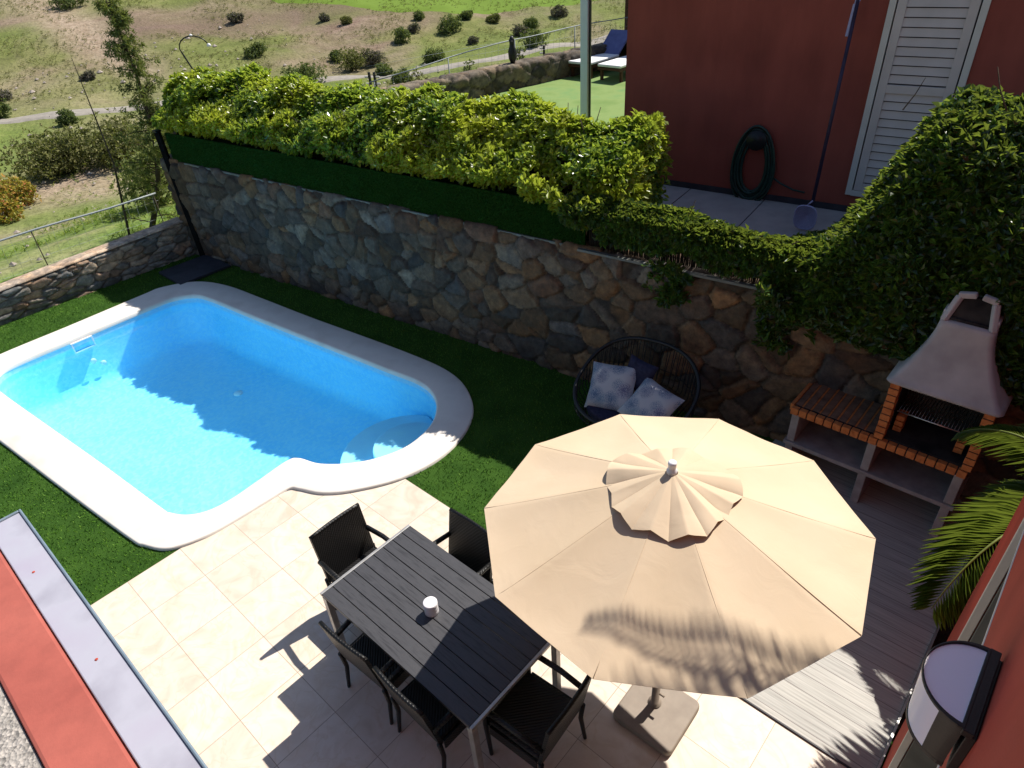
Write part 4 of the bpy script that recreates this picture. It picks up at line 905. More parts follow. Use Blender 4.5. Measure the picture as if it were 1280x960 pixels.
# wispy tree at the corner
wt = empty('wispy_tree', G(-7.75, 14.4)); tag(wt, 'slender wispy tree with feathery branches behind the left end of the hedge', 'tree')
mb = MB(); br = []; W0 = Vector(wt.location)
def crv(t_):
    z = 4.35*t_; xs = np.interp(z, [0, 1, 2, 3, 4.1], [.06, .55, .85, .90, .80]); return Vector((float(xs), 0.06*sin(t_*9), z))
mb.tube([crv(k/14) for k in range(15)], [.055*(1-k/15)+.008 for k in range(15)], 7)
P = []; N = []
for i in range(150):
    t0 = random.random()**.8*.97+.02; c = crv(t0); a = random.uniform(0, TAU); L = (.78*(1-t0)+.20)*random.uniform(.5, 1.15)
    if .50 < t0 < .62: L *= .55
    d = Vector((cos(a), sin(a), random.uniform(-.1, .9))).normalized(); e = c+d*L+Vector((0, 0, -.10*L))
    mb.tube([c, c+d*L*.5, e], [.012, .008, .003], 4)
    for k in range(int(16+14*L)):
        f = random.uniform(.25, 1.05); P.append(c.lerp(e, f)+Vector([random.gauss(0, .035) for _ in range(3)])); N.append((d+Vector((0, 0, random.uniform(-.6, .6)))).normalized())
mb.build('trunk', M['bark'], wt)
V, F = rosettes(np.array(P), np.array(N), 4, .085, .014, .8, .9, .3); np_mesh('crown', V, F, M['wispy'], wt, 3)
# second lower shrub part of greenery at the corner
bush('bush', (-8.9, 17.6, hz(-8.9, 17.6)), 1.9, 1.9, M['wispy'], 900, .11, lab='feathery light green shrub just beyond the wall corner', cat='bush', seed=77)
# bare leaning stalk
sx, sy = -7.8, 13.6; st = empty('bare_stalk', G(sx, sy)); tag(st, 'tall thin bare stalk arching to the left above the low wall', 'stalk')
mb = MB(); pts = [(.28*min(1, f*2.2)-.0*f, 0, 3.5*f) for f in np.linspace(0, 1, 12)]; mb.tube(pts, [.022*(1-f)+.005 for f in np.linspace(0, 1, 12)], 6)
for k in range(14):
    f = .1+.06*k; c = (.28*min(1, f*2.2), 0, 3.5*f); mb.tube([c, (c[0]+random.uniform(-.12, .12), c[1], c[2]+random.uniform(.02, .12))], [.006, .002], 4)
mb.build('stem', M['limb'], st)
# weeds and stones on the slope
V = []; F = []; P = []
for _ in range(900):
    q = random.uniform(.8, 40)**1.0; u = random.uniform(-14, 30); t = -12.75-q; x = t*.71934+u*.69466; y = -t*.69466+u*.71934
    P.append((x, y, hz(x, y)+.04, (.03+.07*random.random()**3)*(1+q*.03)))
mb = MB()
for (x, y, z, r) in P:
    a = random.random()*3; vs = [(x+r*cos(a+k*TAU/5)*random.uniform(.6, 1.2), y+r*sin(a+k*TAU/5)*random.uniform(.6, 1.2), z) for k in range(5)]+[(x, y, z+r*.7)]
    mb.add(vs, [(k, (k+1) % 5, 5) for k in range(5)])
tag(mb.build('loose_stones', mat_noise('pale stones', (.26, .22, .19), (.45, .39, .34), 2, .9, .1, 0)), 'small pale stones scattered over the dry slope', 'stones', kind='stuff')
P = []; N = []
for _ in range(9000):
    q = .4+abs(random.gauss(0, 1))*9; u = random.uniform(-12, 26); t = -12.75-q; x = t*.71934+u*.69466; y = -t*.69466+u*.71934
    if noise.noise((x*.35, y*.35, 3)) < -.05: continue
    P.append((x, y, hz(x, y)+.01)); N.append((0, 0, 1))
V, F = rosettes(np.array(P), np.array(N, float), 7, .16, .022, .8, .4); 
tag(np_mesh('wild_grass', V, F, mat_leaf('wild grass blade', [(0, (.06, .12, .015)), (.6, (.13, .21, .03)), (1, (.28, .30, .08))], .8, .1, .25), None, 3), 'tufts of wild green grass on the slope outside the wall', 'grass', kind='stuff')

P = []; N = []
for _ in range(16000):
    x = random.uniform(-42, 14); y = random.uniform(28, 64)
    if noise.noise((x*.22, y*.22, 6)) < -.12+.4*random.random() or abs(y-(45+.36*x*.9)) < 2.0: continue
    P.append((x, y, hz(x, y)+.02)); N.append((0, 0, 1))
V, F = rosettes(np.array(P), np.array(N, float), 5, .20, .035, .9, .5)
tag(np_mesh('dry_grass', V, F, mat_leaf('dry grass blade', [(0, (.07, .07, .03)), (.5, (.14, .14, .055)), (1, (.24, .20, .12))], .9, .05, .15), None, 3), 'low dry tufts of grass over the distant hillside', 'grass', kind='stuff')

# ================================================================== TERRACE FURNITURE
# table: local x along t, y along u
tb = empty('dining_table', TU(-2.695, 1.79)); tb.rotation_euler.z = ANG_T; tag(tb, 'charcoal slatted outdoor dining table with silver frame', 'table')
TLx, TLy = 1.67, .92
mb = MB(); npk = 9; pw_ = TLy/npk
for i in range(npk): mb.box((0, -TLy/2+pw_*(i+.5), .728), (TLx-.05, pw_-.0055, .030))
mb.build('tabletop', M['plank'], tb, bevel=.003)
for sx in (-1, 1): mb = MB(); mb.box((sx*(TLx/2-.011), 0, .727), (.024, TLy, .03)); mb.build('end_rail', M['alu'], tb, bevel=.003)
mb = MB()
for sy in (-1, 1): mb.box((0, sy*(TLy/2-.03), .695), (TLx-.1, .025, .035))
for sx in (-1, 1): mb.box((sx*(TLx/2-.05), 0, .695), (.025, TLy-.07, .035))
mb.box((0, 0, .70), (.03, TLy-.07, .03)); mb.build('frame', M['alu'], tb)
for sx in (-1, 1):
    for sy in (-1, 1): mb = MB(); mb.box((sx*(TLx/2-.03), sy*(TLy/2-.03), .345), (.05, .05, .69)); mb.build('leg', M['alu'], tb, bevel=.004)
# candle
cd = empty('candle_holder', tuple(TU(-2.72, 1.77, .741))); tag(cd, 'small white ribbed candle cup on the charcoal table', 'candle')
p = Vector((-.721, 3.161, .741)); cd.location = p; cd.scale = (1.22, 1.22, 1.22)
mb = MB(); mb.lathe([(.040, 0), (.044, .006), (.044, .03), (.0425, .035), (.044, .04), (.044, .06), (.0425, .065), (.044, .07), (.044, .094), (.041, .097), (.030, .0975), (0, .0975)], 28); mb.build('cup', M['white_plastic'], cd)
mb = MB(); mb.tube([(0, 0, .096), (.001, 0, .103)], .0018, 5); mb.build('wick', M['black_metal'], cd)

# wicker armchair: local +y is where the sitter looks
def make_chair(lab):
    c = empty('wicker_armchair'); tag(c, lab, 'armchair', 'black wicker armchairs around the table')
    W = .50
    mb = MB(); mb.box((0, .02, .405), (W-.03, .46, .07)); mb.build('seat', M['black_wicker'], c, bevel=.015)
    mb = MB()
    def bk(a, b): 
        x = (a-.5)*(W-.0); z = .40+.49*b; return (x, -.22-.085*b-.012*cos((a-.5)*pi)*b, z)
    mb.grid(14, 12, bk); mb.build('backrest', M['black_wicker'], c, solid=.028)
    mb = MB(); mb.tube([(x, -.305-.012*cos(x/W*pi), .893) for x in np.linspace(-W/2, W/2, 9)], .017, 8); mb.build('top_rail', M['black_wicker'], c)
    for s in (-1, 1):
        x = s*(W/2)
        mb = MB(); mb.tube([(x, -.265, .635), (x*1.05, -.05, .655), (x*1.05, .16, .65), (x*1.02, .225, .62)], .022, 8); mb.build('armrest', M['black_wicker'], c)
        mb = MB(); mb.tube([(x*1.0, .225, .63), (x, .235, .42), (x*.98, .225, 0)], [.019, .019, .015], 8); mb.build('leg', M['black_metal'], c)
        mb = MB(); mb.tube([(x, -.24, .43), (x*.99, -.225, .25), (x*1.0, -.262, 0)], [.02, .018, .014], 8); mb.build('leg', M['black_metal'], c)
        mb = MB(); mb.grid(6, 5, lambda a, b: (x*.99, -.2+.40*a, .42-.10*b)); mb.build('side_apron', M['black_wicker'], c, solid=.012)
    return c
def put(c, t, u, face):
    c.location = TU(t, u); c.rotation_euler.z = face-pi/2; return c
AT = ANG_T
ch = make_chair('black wicker armchair at the left head of the table, nearest the pool'); put(ch, -3.62, 1.80, AT)
for lab, t, u, f in (('black wicker armchair on the far side of the table, half hidden by the umbrella', -3.0, 2.20, AT-pi/2),
        ('black wicker armchair on the near side, left one of two with backs to the camera', -2.95, 1.45, AT+pi/2+radians(3)),
        ('black wicker armchair on the near side, right one of two with backs to the camera', -2.34, 1.46, AT+pi/2-radians(1)),
        ('black wicker armchair at the right head of the table beside the umbrella base', -1.74, 1.79, AT+pi+radians(4))):
    c = copy_tree(ch); c['label'] = lab; put(c, t, u, f)

# umbrella
um = empty('patio_umbrella', (.905, 2.715, 0)); tag(um, 'large beige ten sided patio umbrella with pleated vent cap', 'umbrella')
RC = 1.175; ZR = 1.865; tilt = Matrix.Rotation(radians(2.6), 4, Vector((-.045, -.024, 0)).normalized())
TM = Matrix.Translation((-.0, .14, ZR)) @ tilt; PH = 1.654; HK = .375
def canopy(a, b):     # a around, b centre to rim
    k = a*10; f = k-int(k); ang = PH-a*TAU
    corner = cos(pi/10)/cos(pi*(f-.5)/5)*1.0 if True else 1
    r = .06+(RC*corner/cos(pi/10)*cos(pi/10)-.06)*b
    sag = -.028*sin(pi*f)*sin(pi*min(1, b*.92))-.010*noise.noise((a*31, b*3.1, 0))*b
    z = HK*(1-b)**1.06+sag*b+.012*(1-abs(2*f-1))**0*0
    # ragged fold pulled by the tie
    return (r*cos(ang), r*sin(ang), z)
mb = MB(); mb.grid(160, 22, canopy, wrap=True); cn = mb.build('canopy', M['canvas'], um, solid=.004); cn.matrix_local = TM
mb = MB()
for k in range(10):
    ang = PH-k*TAU/10; pts = []
    for j in range(12): b = .06+.94*j/11; r = .06+(RC*cos(pi/10)/cos(pi/10)-.06)*b; pts.append((r*cos(ang), r*sin(ang), HK*(1-b)**1.06+.0015))
    mb.tube(pts, .0022, 5)
sm = mb.build('seam', M['canvas'], um); sm.matrix_local = TM
def cap_(a, b):
    ang = a*TAU; pl = abs(((a*12) % 1)-.5)*2; pl = pl**.8
    scal = 1+.05*(1-pl)*b+.04*sin(a*TAU*5+2)*b; r = .035+.345*b*scal*(1+.05*sin(a*TAU*3+1))
    z = .050-.122*b-.010*b*b+(.040*pl-.016)*b**1.1+.010*sin(a*TAU*5+b*2)*b+.006*noise.noise((a*23, b*4, 2))*b
    return (r*cos(ang), r*sin(ang), z)
mb = MB(); mb.grid(240, 12, cap_, wrap=True); cp = mb.build('vent_cap', M['canvas'], um, solid=.003); cp.matrix_local = TM @ Matrix.Translation((0, 0, HK-.018))
mb = MB(); mb.lathe([(.032, 0), (.032, .02), (.024, .03), (.024, .055), (.026, .06), (.026, .075), (.02, .083), (0, .085)], 20, (0, 0, HK+.030)); fi = mb.build('finial', M['white_plastic'], um); fi.matrix_local = TM
top = (TM @ Vector((0, 0, HK)))
mb = MB(); mb.tube([(0, 0, .05), tuple(top)], .021, 14); mb.build('pole', M['taupe'], um)
for k in range(10):
    ang = PH-k*TAU/10; mb = MB(); a_ = (.05*cos(ang), .05*sin(ang), HK-.05); b_p = ((RC-.04)*cos(ang), (RC-.04)*sin(ang), -.005); mb.bar(a_, b_p, .012, .016); o = mb.build('rib', M['taupe'], um); o.matrix_local = TM
mb = MB(); mb.tube([(.0, -.04, 1.12), (.0, -.10, 1.12), (0, -.10, 1.06)], .012, 8); mb.lathe([(.035, 0), (.035, .12)], 14, (0, .075*0+.085, 1.06)); mb.build('crank', M['taupe'], um)
bs = empty('umbrella_base', TU(-1.20, 2.55)); bs.rotation_euler.z = ANG_T+radians(1.5); tag(bs, 'square taupe umbrella base slab on the cream tiles', 'umbrella base')
def rr(h, r, n=6): return [(sx*(h-r)+r*cos(a0+pi/2*k/n), sy*(h-r)+r*sin(a0+pi/2*k/n)) for sx, sy, a0 in ((1, 1, 0), (-1, 1, pi/2), (-1, -1, pi), (1, -1, 3*pi/2)) for k in range(n+1)]
mb = MB(); mb.prism(rr(.245, .05), .008, .07); mb.build('slab', M['taupe'], bs, bevel=.014, segs=3)
mb = MB(); c0 = Vector((.905, 2.715, 0))-TU(-1.20, 2.55); c1 = Matrix.Rotation(-(ANG_T+radians(1.5)), 3, 'Z') @ c0; mb.lathe([(.05, .068), (.05, .08), (.03, .085), (.03, .30)], 20, (c1.x, c1.y, 0)); mb.tube([(c1.x+.03, c1.y, .22), (c1.x+.07, c1.y, .22)], .009, 8); mb.build('sleeve', M['taupe'], bs)

# ================================================================== BARBECUE
bb = empty('barbecue', TU(-.85, 5.85)); bb.rotation_euler.z = ANG_T; tag(bb, 'masonry barbecue with orange brick trim and pale tapered chimney hood', 'barbecue')
# local x along t (-.75..+.75), y along u (-.22..+.35)
YF, YB = -.22, .33
for x in (-.72, .0, .72):
    for z0, z1 in ((0, .385), (.435, .79)): mb = MB(); mb.box((x, .03, (z0+z1)/2), (.075, .48, z1-z0)); mb.build('support', M['concrete'], bb, bevel=.006)
mb = MB(); mb.box((0, .03, .41), (1.56, .52, .045)); mb.build('shelf', M['concrete'], bb, bevel=.006)
mb = MB(); mb.box((0, .055, .81), (1.5, .5, .04)); mb.build('worktop_slab', M['concrete'], bb)
mb = MB(); nb = 19; w = 1.54/nb
for i in range(nb): mb.box((-.77+w*(i+.5), YF-.012, .83), (w-.010, .055, .075))
mb.build('brick_edge', M['brick'], bb, bevel=.004)
mb = MB(); mb.box((0, YF-.004, .83), (1.53, .045, .066)); mb.box((-.37, .06, .846), (.72, .5, .03)); mb.build('mortar', M['soot'], bb)
mb = MB(); n8 = 9; w = .75/n8
for i in range(n8): mb.box((-.765+w*(i+.5), .065, .858), (w-.022, .48, .018))
mb.build('worktop_tiles', M['brick_top'], bb, bevel=.003)
mb = MB()
for i in range(n8+1): mb.box((-.765+w*i, .065, .855), (.016, .49, .022))
mb.box((-.775, .05, .84), (.03, .52, .07)); mb.build('worktop_joints', M['brick'], bb)
for x in (.035, .745):
    mb = MB()
    for k in range(9): mb.box((x, YF+.02, .872+.070*(k+.5)), (.075+.006*(k % 2), .11, .060))
    mb.build('brick_column', M['brick'], bb, bevel=.004)
    mb = MB(); mb.box((x, YF+.022, .872+.31), (.066, .1, .62)); mb.build('mortar', M['soot'], bb)
mb = MB(); mb.box((.04, .11, 1.18), (.06, .34, .64)); mb.box((.74, .11, 1.18), (.06, .34, .64)); mb.box((.39, .31, 1.18), (.76, .05, .64)); mb.box((.39, .05, .865), (.66, .5, .03)); mb.build('firebox', M['soot'], bb)
mb = MB(); mb.tube([(.10, YF+.06, 1.17), (.68, YF+.06, 1.17)], .006, 6)
for i in range(22): mb.tube([(.11+.026*i, YF+.06, 1.17), (.11+.026*i, .26, 1.17)], .0025, 4)
mb.build('grill', M['steel'], bb)
for x in (.13, .63): mb = MB(); [mb.box((x, .0, .91+.06*k), (.07, .12, .05)) for k in range(3)]; mb.build('inner_brick', M['brick'], bb, bevel=.004)
# hood: loft of rounded rectangles
def hoodring(z, x0, x1, y0, y1, r=.04, n=4):
    cx, cy, hx, hy = (x0+x1)/2, (y0+y1)/2, (x1-x0)/2, (y1-y0)/2
    return [(cx+sx*(hx-r)+r*cos(a0+pi/2*k/n), cy+sy*(hy-r)+r*sin(a0+pi/2*k/n), z) for sx, sy, a0 in ((1, 1, 0), (-1, 1, pi/2), (-1, -1, pi), (1, -1, 3*pi/2)) for k in range(n+1)]
hr = []
for k in range(15):
    f = k/14; g = f**.72; sfl = (1-f)**1.7
    x0 = .16+(-.05-.16)*sfl*1.0; x1 = .56+(.83-.56)*sfl; y0 = -.06+(YF-.05+.06)*sfl; y1 = .26+(.36-.26)*sfl
    hr.append(hoodring(1.475+.60*f, x0, x1, y0, y1, .045))
hr = [hoodring(1.475, -.03, .81, YF-.03, .35, .04)]+[hoodring(1.50, -.05, .83, YF-.05, .36, .045)]+hr[1:]
mb = MB(); n = len(hr[0]); vs = [p for r in hr for p in r]; mb.add(vs, [(k*n+i, k*n+(i+1) % n, (k+1)*n+(i+1) % n, (k+1)*n+i) for k in range(len(hr)-1) for i in range(n)]+[tuple(range(n))[::-1], tuple((len(hr)-1)*n+i for i in range(n))], 0, True)
mb.build('hood', M['hood'], bb)
# chimney top: frame with dark opening
mb = MB(); TZ = 2.08
for s_, x in ((-1, .185), (1, .535)):
    mb.bar((x, -.035, TZ-.01), (x-s_*.05, .03, TZ+.20), .05, .05); mb.bar((x, .235, TZ-.01), (x-s_*.05, .17, TZ+.20), .05, .05); mb.prism([(x-.024, -.02), (x+.024, -.02), (x+.024, .22), (x-.024, .22)], TZ, TZ+.08)
mb.bar((.22, .03, TZ+.205), (.345, .03, TZ+.235), .05, .05); mb.bar((.385, .03, TZ+.235), (.50, .03, TZ+.215), .05, .05); mb.box((.36, .17, TZ+.215), (.3, .05, .05)); mb.box((.36, .235, TZ+.09), (.34, .04, .2))
mb.build('chimney_cap', M['hood'], bb, bevel=.012)
mb = MB(); mb.box((.36, .10, TZ+.012), (.33, .24, .02)); mb.add([(.20, .0, TZ), (.52, .0, TZ), (.475, .05, TZ+.20), (.25, .05, TZ+.20), (.20, .22, TZ), (.52, .22, TZ), (.475, .16, TZ+.20), (.25, .16, TZ+.20)], [(0, 1, 2, 3), (5, 4, 7, 6), (1, 5, 6, 2), (4, 0, 3, 7), (3, 2, 6, 7)]); mb.build('flue', M['soot'], bb)

# ================================================================== EGG SOFA
so = empty('rattan_sofa', (1.28, 5.80, 0)); so.rotation_euler.z = ANG_S; tag(so, 'round black rope garden love seat by the stone wall', 'garden sofa')
def se(a, w, d, e=.8): return (w*math.copysign(abs(cos(a))**e, cos(a)), d*math.copysign(abs(sin(a))**e, sin(a)))
def rim(a):
    x, y = se(a, .66, .44, .82); f = (sin(a)+1)/2; return Vector((x, y+.16*f, .50+.52*f**1.3))
def seat(a): x, y = se(a, .52, .30, .85); return Vector((x, y-.02, .36))
def foot(a): x, y = se(a, .50, .28, .85); return Vector((x, y, .02))
NA = 60
mb = MB(); mb.tube([rim(TAU*k/NA) for k in range(NA)], .022, 8, closed=True); mb.build('rim', M['black_metal'], so)
mb = MB(); mb.tube([seat(TAU*k/NA) for k in range(NA)], .016, 6, closed=True); mb.tube([foot(TAU*k/NA) for k in range(NA)], .016, 6, closed=True)
for k in range(0, NA, 10): mb.tube([seat(TAU*k/NA), foot(TAU*k/NA)], .014, 6)
mb.build('frame', M['black_metal'], so)
mb = MB()
for k in range(NA*2):
    a = TAU*k/NA/2; r0 = rim(a); s0 = seat(a+.05*(-1)**k); m_ = (r0+s0)/2+Vector((s0.x*.12, s0.y*.12, -.06)); mb.tube([r0, m_, s0], .0045, 4)
for f in (.35, .68): mb.tube([rim(TAU*k/NA).lerp(seat(TAU*k/NA), f)+Vector((seat(TAU*k/NA).x*.09, seat(TAU*k/NA).y*.09, -.05)) for k in range(NA)], .005, 4, closed=True)
mb.build('rope_weave', M['black_wicker'], so)
mb = MB(); mb.prism([(seat(TAU*k/40).x*.97, seat(TAU*k/40).y*.97) for k in range(40)], .37, .47); mb.build('seat_cushion', M['dark_cushion'], so, bevel=.03, segs=3)
def cushion(name, w, th, mat, lab, cat, loc, rx, ry, rz):
    mb = MB(); n = 18
    for sg_ in (1, -1):
        def f(a, b):
            x = (a-.5)*2; y = (b-.5)*2; e = (1-x**4)*(1-y**4); pin = 1-.10*(abs(x)**.5*(1-abs(y)**3)*0+(1-y*y)*abs(x)**8*.9+(1-x*x)*abs(y)**8*.9)
            return (x*w/2*(1-.07*(1-y*y)*abs(x)), y*w/2*(1-.07*(1-x*x)*abs(y)), sg_*th/2*max(0, e)**.55+.008*noise.noise((x*3, y*3, sg_)))
        mb.grid(n, n, f)
    o = mb.build(name, mat); o.location = loc; o.rotation_euler = (rx, ry, rz); tag(o, lab, cat); return o
LM = lambda x, y, z: tuple(so.matrix_basis @ Vector((x, y, z)))
so_m = Matrix.Translation((1.28, 5.80, 0)) @ Matrix.Rotation(ANG_S, 4, 'Z')
def LL(x, y, z): return tuple(so_m @ Vector((x, y, z)))
cushion('throw_pillow', .54, .15, M['print'], 'left leaf print pillow on the black love seat', 'pillow', LL(-.27, .06, .64), radians(42), radians(-6), ANG_S+radians(8))
cushion('throw_pillow', .52, .15, M['print'], 'right leaf print pillow on the black love seat', 'pillow', LL(.23, -.02, .62), radians(34), radians(8), ANG_S-radians(16))
cushion('throw_pillow', .36, .11, M['dark_cushion'], 'dark navy pillow behind the two leaf print pillows', 'pillow', LL(-.04, .25, .76), radians(62), radians(5), ANG_S-radians(10))

# ================================================================== OUR HOUSE
oh = empty('house', TU(.2, 3.43)); oh.rotation_euler.z = ANG_T; tag(oh, 'red painted house wall along the right edge with a tall window', 'house')
# local x = t-.2 , y = u-3.43
TW = .2
mb = MB(); WT = .30; zt = 6.0
wj = 2.745-3.43; wb = -2.2-3.43; lz = 2.97
for y0, y1, z0, z1 in ((wj, 0, 0, zt), (wb, wj, lz, zt), (-7, wb, 0, zt), (wb, wj, 0, .03)): mb.prism([(0, y0), (WT, y0), (WT, y1), (0, y1)], z0, z1)
mb.prism([(WT, -.3), (1.5, -.3), (1.5, 0), (WT, 0)], 0, zt); mb.prism([(1.5, -.3), (1.8, -.3), (1.8, 4.4), (1.5, 4.4)], 0, 3.2)
mb.build('wall', M['red'], oh)
mb = MB(); mb.prism([(-.04, -7), (2.4, -7), (2.4, .1), (-.04, .1)], zt, zt+.18); mb.build('roof', M['concrete'], oh)  # out of view; overhang added to shade the wall lamp
wn = empty('window', (0, 0, 0)); wn.parent = oh
mb = MB(); mb.box((.012, wj-.012, 1.5), (.036, .026, 2.94)); mb.box((.010, (wb+wj)/2, lz-.012), (.026, wj-wb, .022)); mb.build('frame', M['frame_white'], wn, bevel=.003)
mb = MB(); mb.box((.145, wj-.03, 1.5), (.22, .06, 2.93)); mb.box((.145, (wb+wj)/2-.02, lz-.05), (.22, wj-wb-.05, .05)); mb.build('reveal', M['grey_frame'], wn)
mb = MB(); mb.box((.25, (wb+wj)/2, 1.5), (.012, wj-wb-.12, 2.85)); mb.build('pane', M['glass'], wn)
mb = MB(); [mb.box((.235, wj-.75-k*1.3, 1.5), (.05, .06, 2.85)) for k in range(3)]; mb.build('mullion', M['wood_dark'], wn)

# bulkhead lamp on the wall: half cylinder, flat back
lm = empty('wall_lamp', TU(TW, 1.32, 3.45)); lm.rotation_euler.z = ANG_T; tag(lm, 'black half round wall lamp with frosted glass on the red wall', 'wall lamp')
RL = .128; HL = .17
def dpts(r, x0, n=26, p=1.): return [(x0-r*sin(pi*k/n)*.92*p, -r*cos(pi*k/n)) for k in range(n+1)]
mb = MB(); o_ = dpts(RL, -.028); i_ = dpts(RL-.013, -.036)
n = len(o_)
vs = [(x, y, 0) for x, y in o_]+[(x, y, .008) for x, y in o_]+[(x, y, .008) for x, y in i_]+[(x, y, -.004) for x, y in i_]
fs = []
for a in range(3):
    for k in range(n): k2 = (k+1) % n; fs.append((a*n+k, a*n+k2, (a+1)*n+k2, (a+1)*n+k))
mb.add(vs, fs); mb.box((-.010, 0, -HL/2-.004), (.020, .250, HL*.9)); mb.box((-.02, 0, -.004), (.024, .262, .022)); mb.build('rim', M['black_metal'], lm, bevel=.003)
mb = MB(); mb.prism(i_, -.006, .003); mb.build('top_glass', M['frost'], lm)
def side(k0, k1, r, z0, z1, name, mat, dx=0.):
    mb = MB(); pp = dpts(r, -.028)[k0:k1+1]; m_ = len(pp); cx = -.02
    vs = [(x, y, z1) for x, y in pp]+[(cx+(x-cx)*(1+dx*.5), y*(1+dx), (z0+z1)/2) for x, y in pp]+[(cx+(x-cx)*(1+dx), y*(1+dx), z0) for x, y in pp]
    fs = [(a*m_+k, a*m_+k+1, (a+1)*m_+k+1, (a+1)*m_+k) for a in range(2) for k in range(m_-1)]; mb.add(vs, fs, 0, True); return mb.build(name, mat, lm, solid=.006)
side(0, 4, RL-.004, -HL, 0, 'shade', M['black_metal'], -.10); side(4, 23, RL-.005, -HL, -.002, 'side_glass', M['frost'], -.10); side(23, 26, RL-.004, -HL, 0, 'shade', M['black_metal'], -.10)
mb = MB(); mb.prism([(x*.92, y*.9) for x, y in dpts(RL, -.028)], -HL-.012, -HL); mb.build('bottom_plate', M['black_metal'], lm)

# porch roof ledge below the camera
lg = empty('porch_roof', TU(-3.05, 0, 3.0)); lg.rotation_euler.z = ANG_T; tag(lg, 'flat porch roof edge with zinc capping, coral red band and grey gravel', 'roof')
LX = 3.2
mb = MB(); mb.prism([(0, -.088), (LX, -.088), (LX, .035), (0, .035)], -.03, .0); mb.build('capping', M['capping'], lg, bevel=.004)
mb = MB(); mb.prism([(-.012, .035), (LX, .035), (LX, .045), (-.012, .045)], -.07, .008); mb.prism([(-.014, -.088), (0, -.088), (0, .035), (-.014, .035)], -.07, .006); mb.build('drip_edge', M['cap_edge'], lg, bevel=.004)
mb = MB(); mb.prism([(0, -.28), (LX, -.28), (LX, -.091), (0, -.091)], -.35, -.004); mb.build('painted_band', M['red_ledge'], lg, bevel=.012)
mb = MB(); mb.prism([(.03, -3.0), (LX, -3.0), (LX, -.283), (.03, -.283)], -.35, -.02); mb.build('gravel_bed', M['grey_gravel'], lg)
mb = MB(); mb.prism([(.05, -2.9), (LX, -2.9), (LX, .03), (.05, .03)], -.6, -.352); mb.build('soffit', M['red_ledge'], lg)
mb = MB()
for x, y in ((.42, -.04), (1.02, -.03)): mb.lathe([(.006, .001), (.005, .002), (0, .002)], 8, (x, y, 0))
mb.build('rust_spots', M['red'], lg)

# ================================================================== PALM
pm = empty('palm', (4.05, 3.05, 0)); tag(pm, 'palm with arching green fronds at the right edge beside the deck', 'palm')
mb = MB(); mb.tube([(0, 0, -.05), (.03, .02, .6), (.0, .03, 1.2), (-.03, 0, 1.35)], [.09, .075, .065, .05], 12); mb.build('trunk', M['bark'], pm)
mb = MB(); mb.tube([(.25, .2, -.05), (.4, .25, 1.5), (.5, .28, 3.2), (.52, .26, 4.75)], [.11, .085, .075, .06], 12); mb.build('trunk', M['bark'], pm)
def frond(base, az, el0, L, curl, wid=.42, side=0.):
    """base point, azimuth, start elevation, length, total droop"""
    pts = []; p = Vector(base); n = 22; dirs = []
    for k in range(n+1):
        f = k/n; e = el0-curl*f**1.25; a = az+side*f
        d = Vector((cos(a)*cos(e), sin(a)*cos(e), sin(e))); dirs.append(d); pts.append(p.copy()); p = p+d*(L/n)
    C = []; D = []; N = []; LL_ = []
    for k in range(2, n+1):
        for j in range(3):
            f = min(1, (k+j/3-1)/n); i = min(int(f*n), n-1); c = pts[i].lerp(pts[i+1], f*n-i); d = dirs[i]
            sd = d.cross(Vector((0, 0, 1))).normalized(); up = sd.cross(d)
            ll = wid*sin(pi*min(.97, .14+.80*f))**.7
            for s_ in (-1, 1):
                dd = (d*(.55+.5*f)+sd*s_*1.0+up*(.18+random.uniform(-.08, .08))-Vector((0, 0, .28+.1*random.random()))).normalized(); C.append(c); D.append(dd); N.append(up+sd*s_*.15); LL_.append(ll*random.uniform(.9, 1.08))
    mb = MB(); mb.tube([tuple(q) for q in pts], [.016*(1-k/n)+.003 for k in range(n+1)], 6); r = mb.build('frond', M['palm_rib'], pm)
    V, F = leaf_arrays(np.array(C), np.array(D), np.array(N), np.array(LL_), .028, .18, .22); np_mesh('leaflets', V, F, M['palm'], r, 3)
B = (-.03, 0, 1.32)
for az, el, L, cu, wi, sd in ((186, .62, 1.72, 1.7, .46, .45), (158, .70, .92, 1.9, .34, .2), (215, .6, 1.1, 1.7, .34, .2), (120, .9, 1.2, 1.8, .34, 0), (80, .8, 1.2, 1.8, .34, 0), (30, .8, 1.1, 1.8, .34, 0)): frond(B, radians(az), el, L, cu, wi, side=sd)
B = (.42, .16, 4.72)
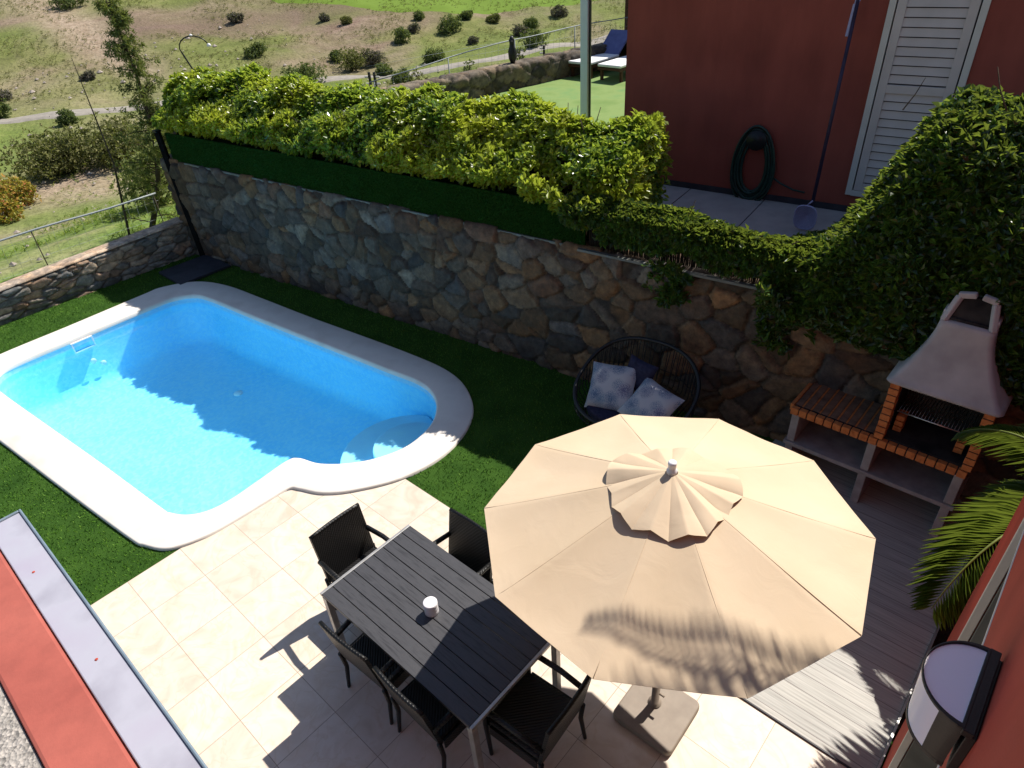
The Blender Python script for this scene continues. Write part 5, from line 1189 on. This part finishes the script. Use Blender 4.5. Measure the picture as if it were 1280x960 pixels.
for az, el, L, cu, wi, sd in ((168, .60, 2.95, .90, .36, .12), (182, .85, 2.1, 1.2, .30, .0), (156, .75, 2.5, .9, .22, 0), (10, .8, 1.8, 1.9, .4, 0), (-20, .7, 1.8, 1.9, .4, 0), (-50, .8, 1.8, 1.9, .4, 0), (-100, .9, 1.7, 1.9, .4, 0)): frond(B, radians(az), el, L, cu, wi, side=sd)

# ================================================================== LIGHT, SKY, CAMERA
w = bpy.data.worlds.new('World'); scene.world = w; w.use_nodes = True; t = w.node_tree
SUN_AZ, SUN_EL = radians(43.), radians(51.5)      # direction towards the sun, azimuth from +x
sky = t.nodes.new('ShaderNodeTexSky'); sky.sky_type = 'NISHITA'; sky.sun_disc = False; sky.sun_elevation = SUN_EL; sky.sun_rotation = pi/2-SUN_AZ; sky.altitude = 100; sky.air_density = 1; sky.dust_density = .6; sky.ozone_density = 1.2
bg = t.nodes['Background']; bg.inputs['Strength'].default_value = .078; t.links.new(sky.outputs[0], bg.inputs['Color'])
sl = bpy.data.lights.new('sun', 'SUN'); sl.energy = 4.6; sl.angle = radians(.53); sl.color = (1, .94, .86)
so_ = bpy.data.objects.new('sun', sl); COL.objects.link(so_)
sd_ = Vector((cos(SUN_AZ)*cos(SUN_EL), sin(SUN_AZ)*cos(SUN_EL), sin(SUN_EL))); so_.rotation_euler = sd_.to_track_quat('Z', 'Y').to_euler(); so_.location = sd_*60

F_, P_, R0 = 837.2466, radians(35.1007), radians(-4.04727)
fwd = Vector((0, cos(P_), -sin(P_))); rt = Vector((1, 0, 0)); up = rt.cross(fwd)
rx = rt*cos(R0)+up*sin(R0); uy = -rt*sin(R0)+up*cos(R0)
cam = bpy.data.cameras.new('camera'); co = bpy.data.objects.new('camera', cam); COL.objects.link(co)
cam.sensor_width = 36; cam.lens = F_/1280*36; cam.clip_start = .02; cam.clip_end = 2000
co.matrix_world = Matrix(((rx.x, uy.x, -fwd.x, 0), (rx.y, uy.y, -fwd.y, 0), (rx.z, uy.z, -fwd.z, 5.), (0, 0, 0, 1)))
scene.camera = co
scene.view_settings.view_transform = 'Standard'; scene.view_settings.look = 'None'; scene.view_settings.exposure = .60; scene.view_settings.gamma = 1
scene.render.engine = 'CYCLES'; scene.cycles.max_bounces = 10; scene.cycles.diffuse_bounces = 6; scene.cycles.transparent_max_bounces = 12
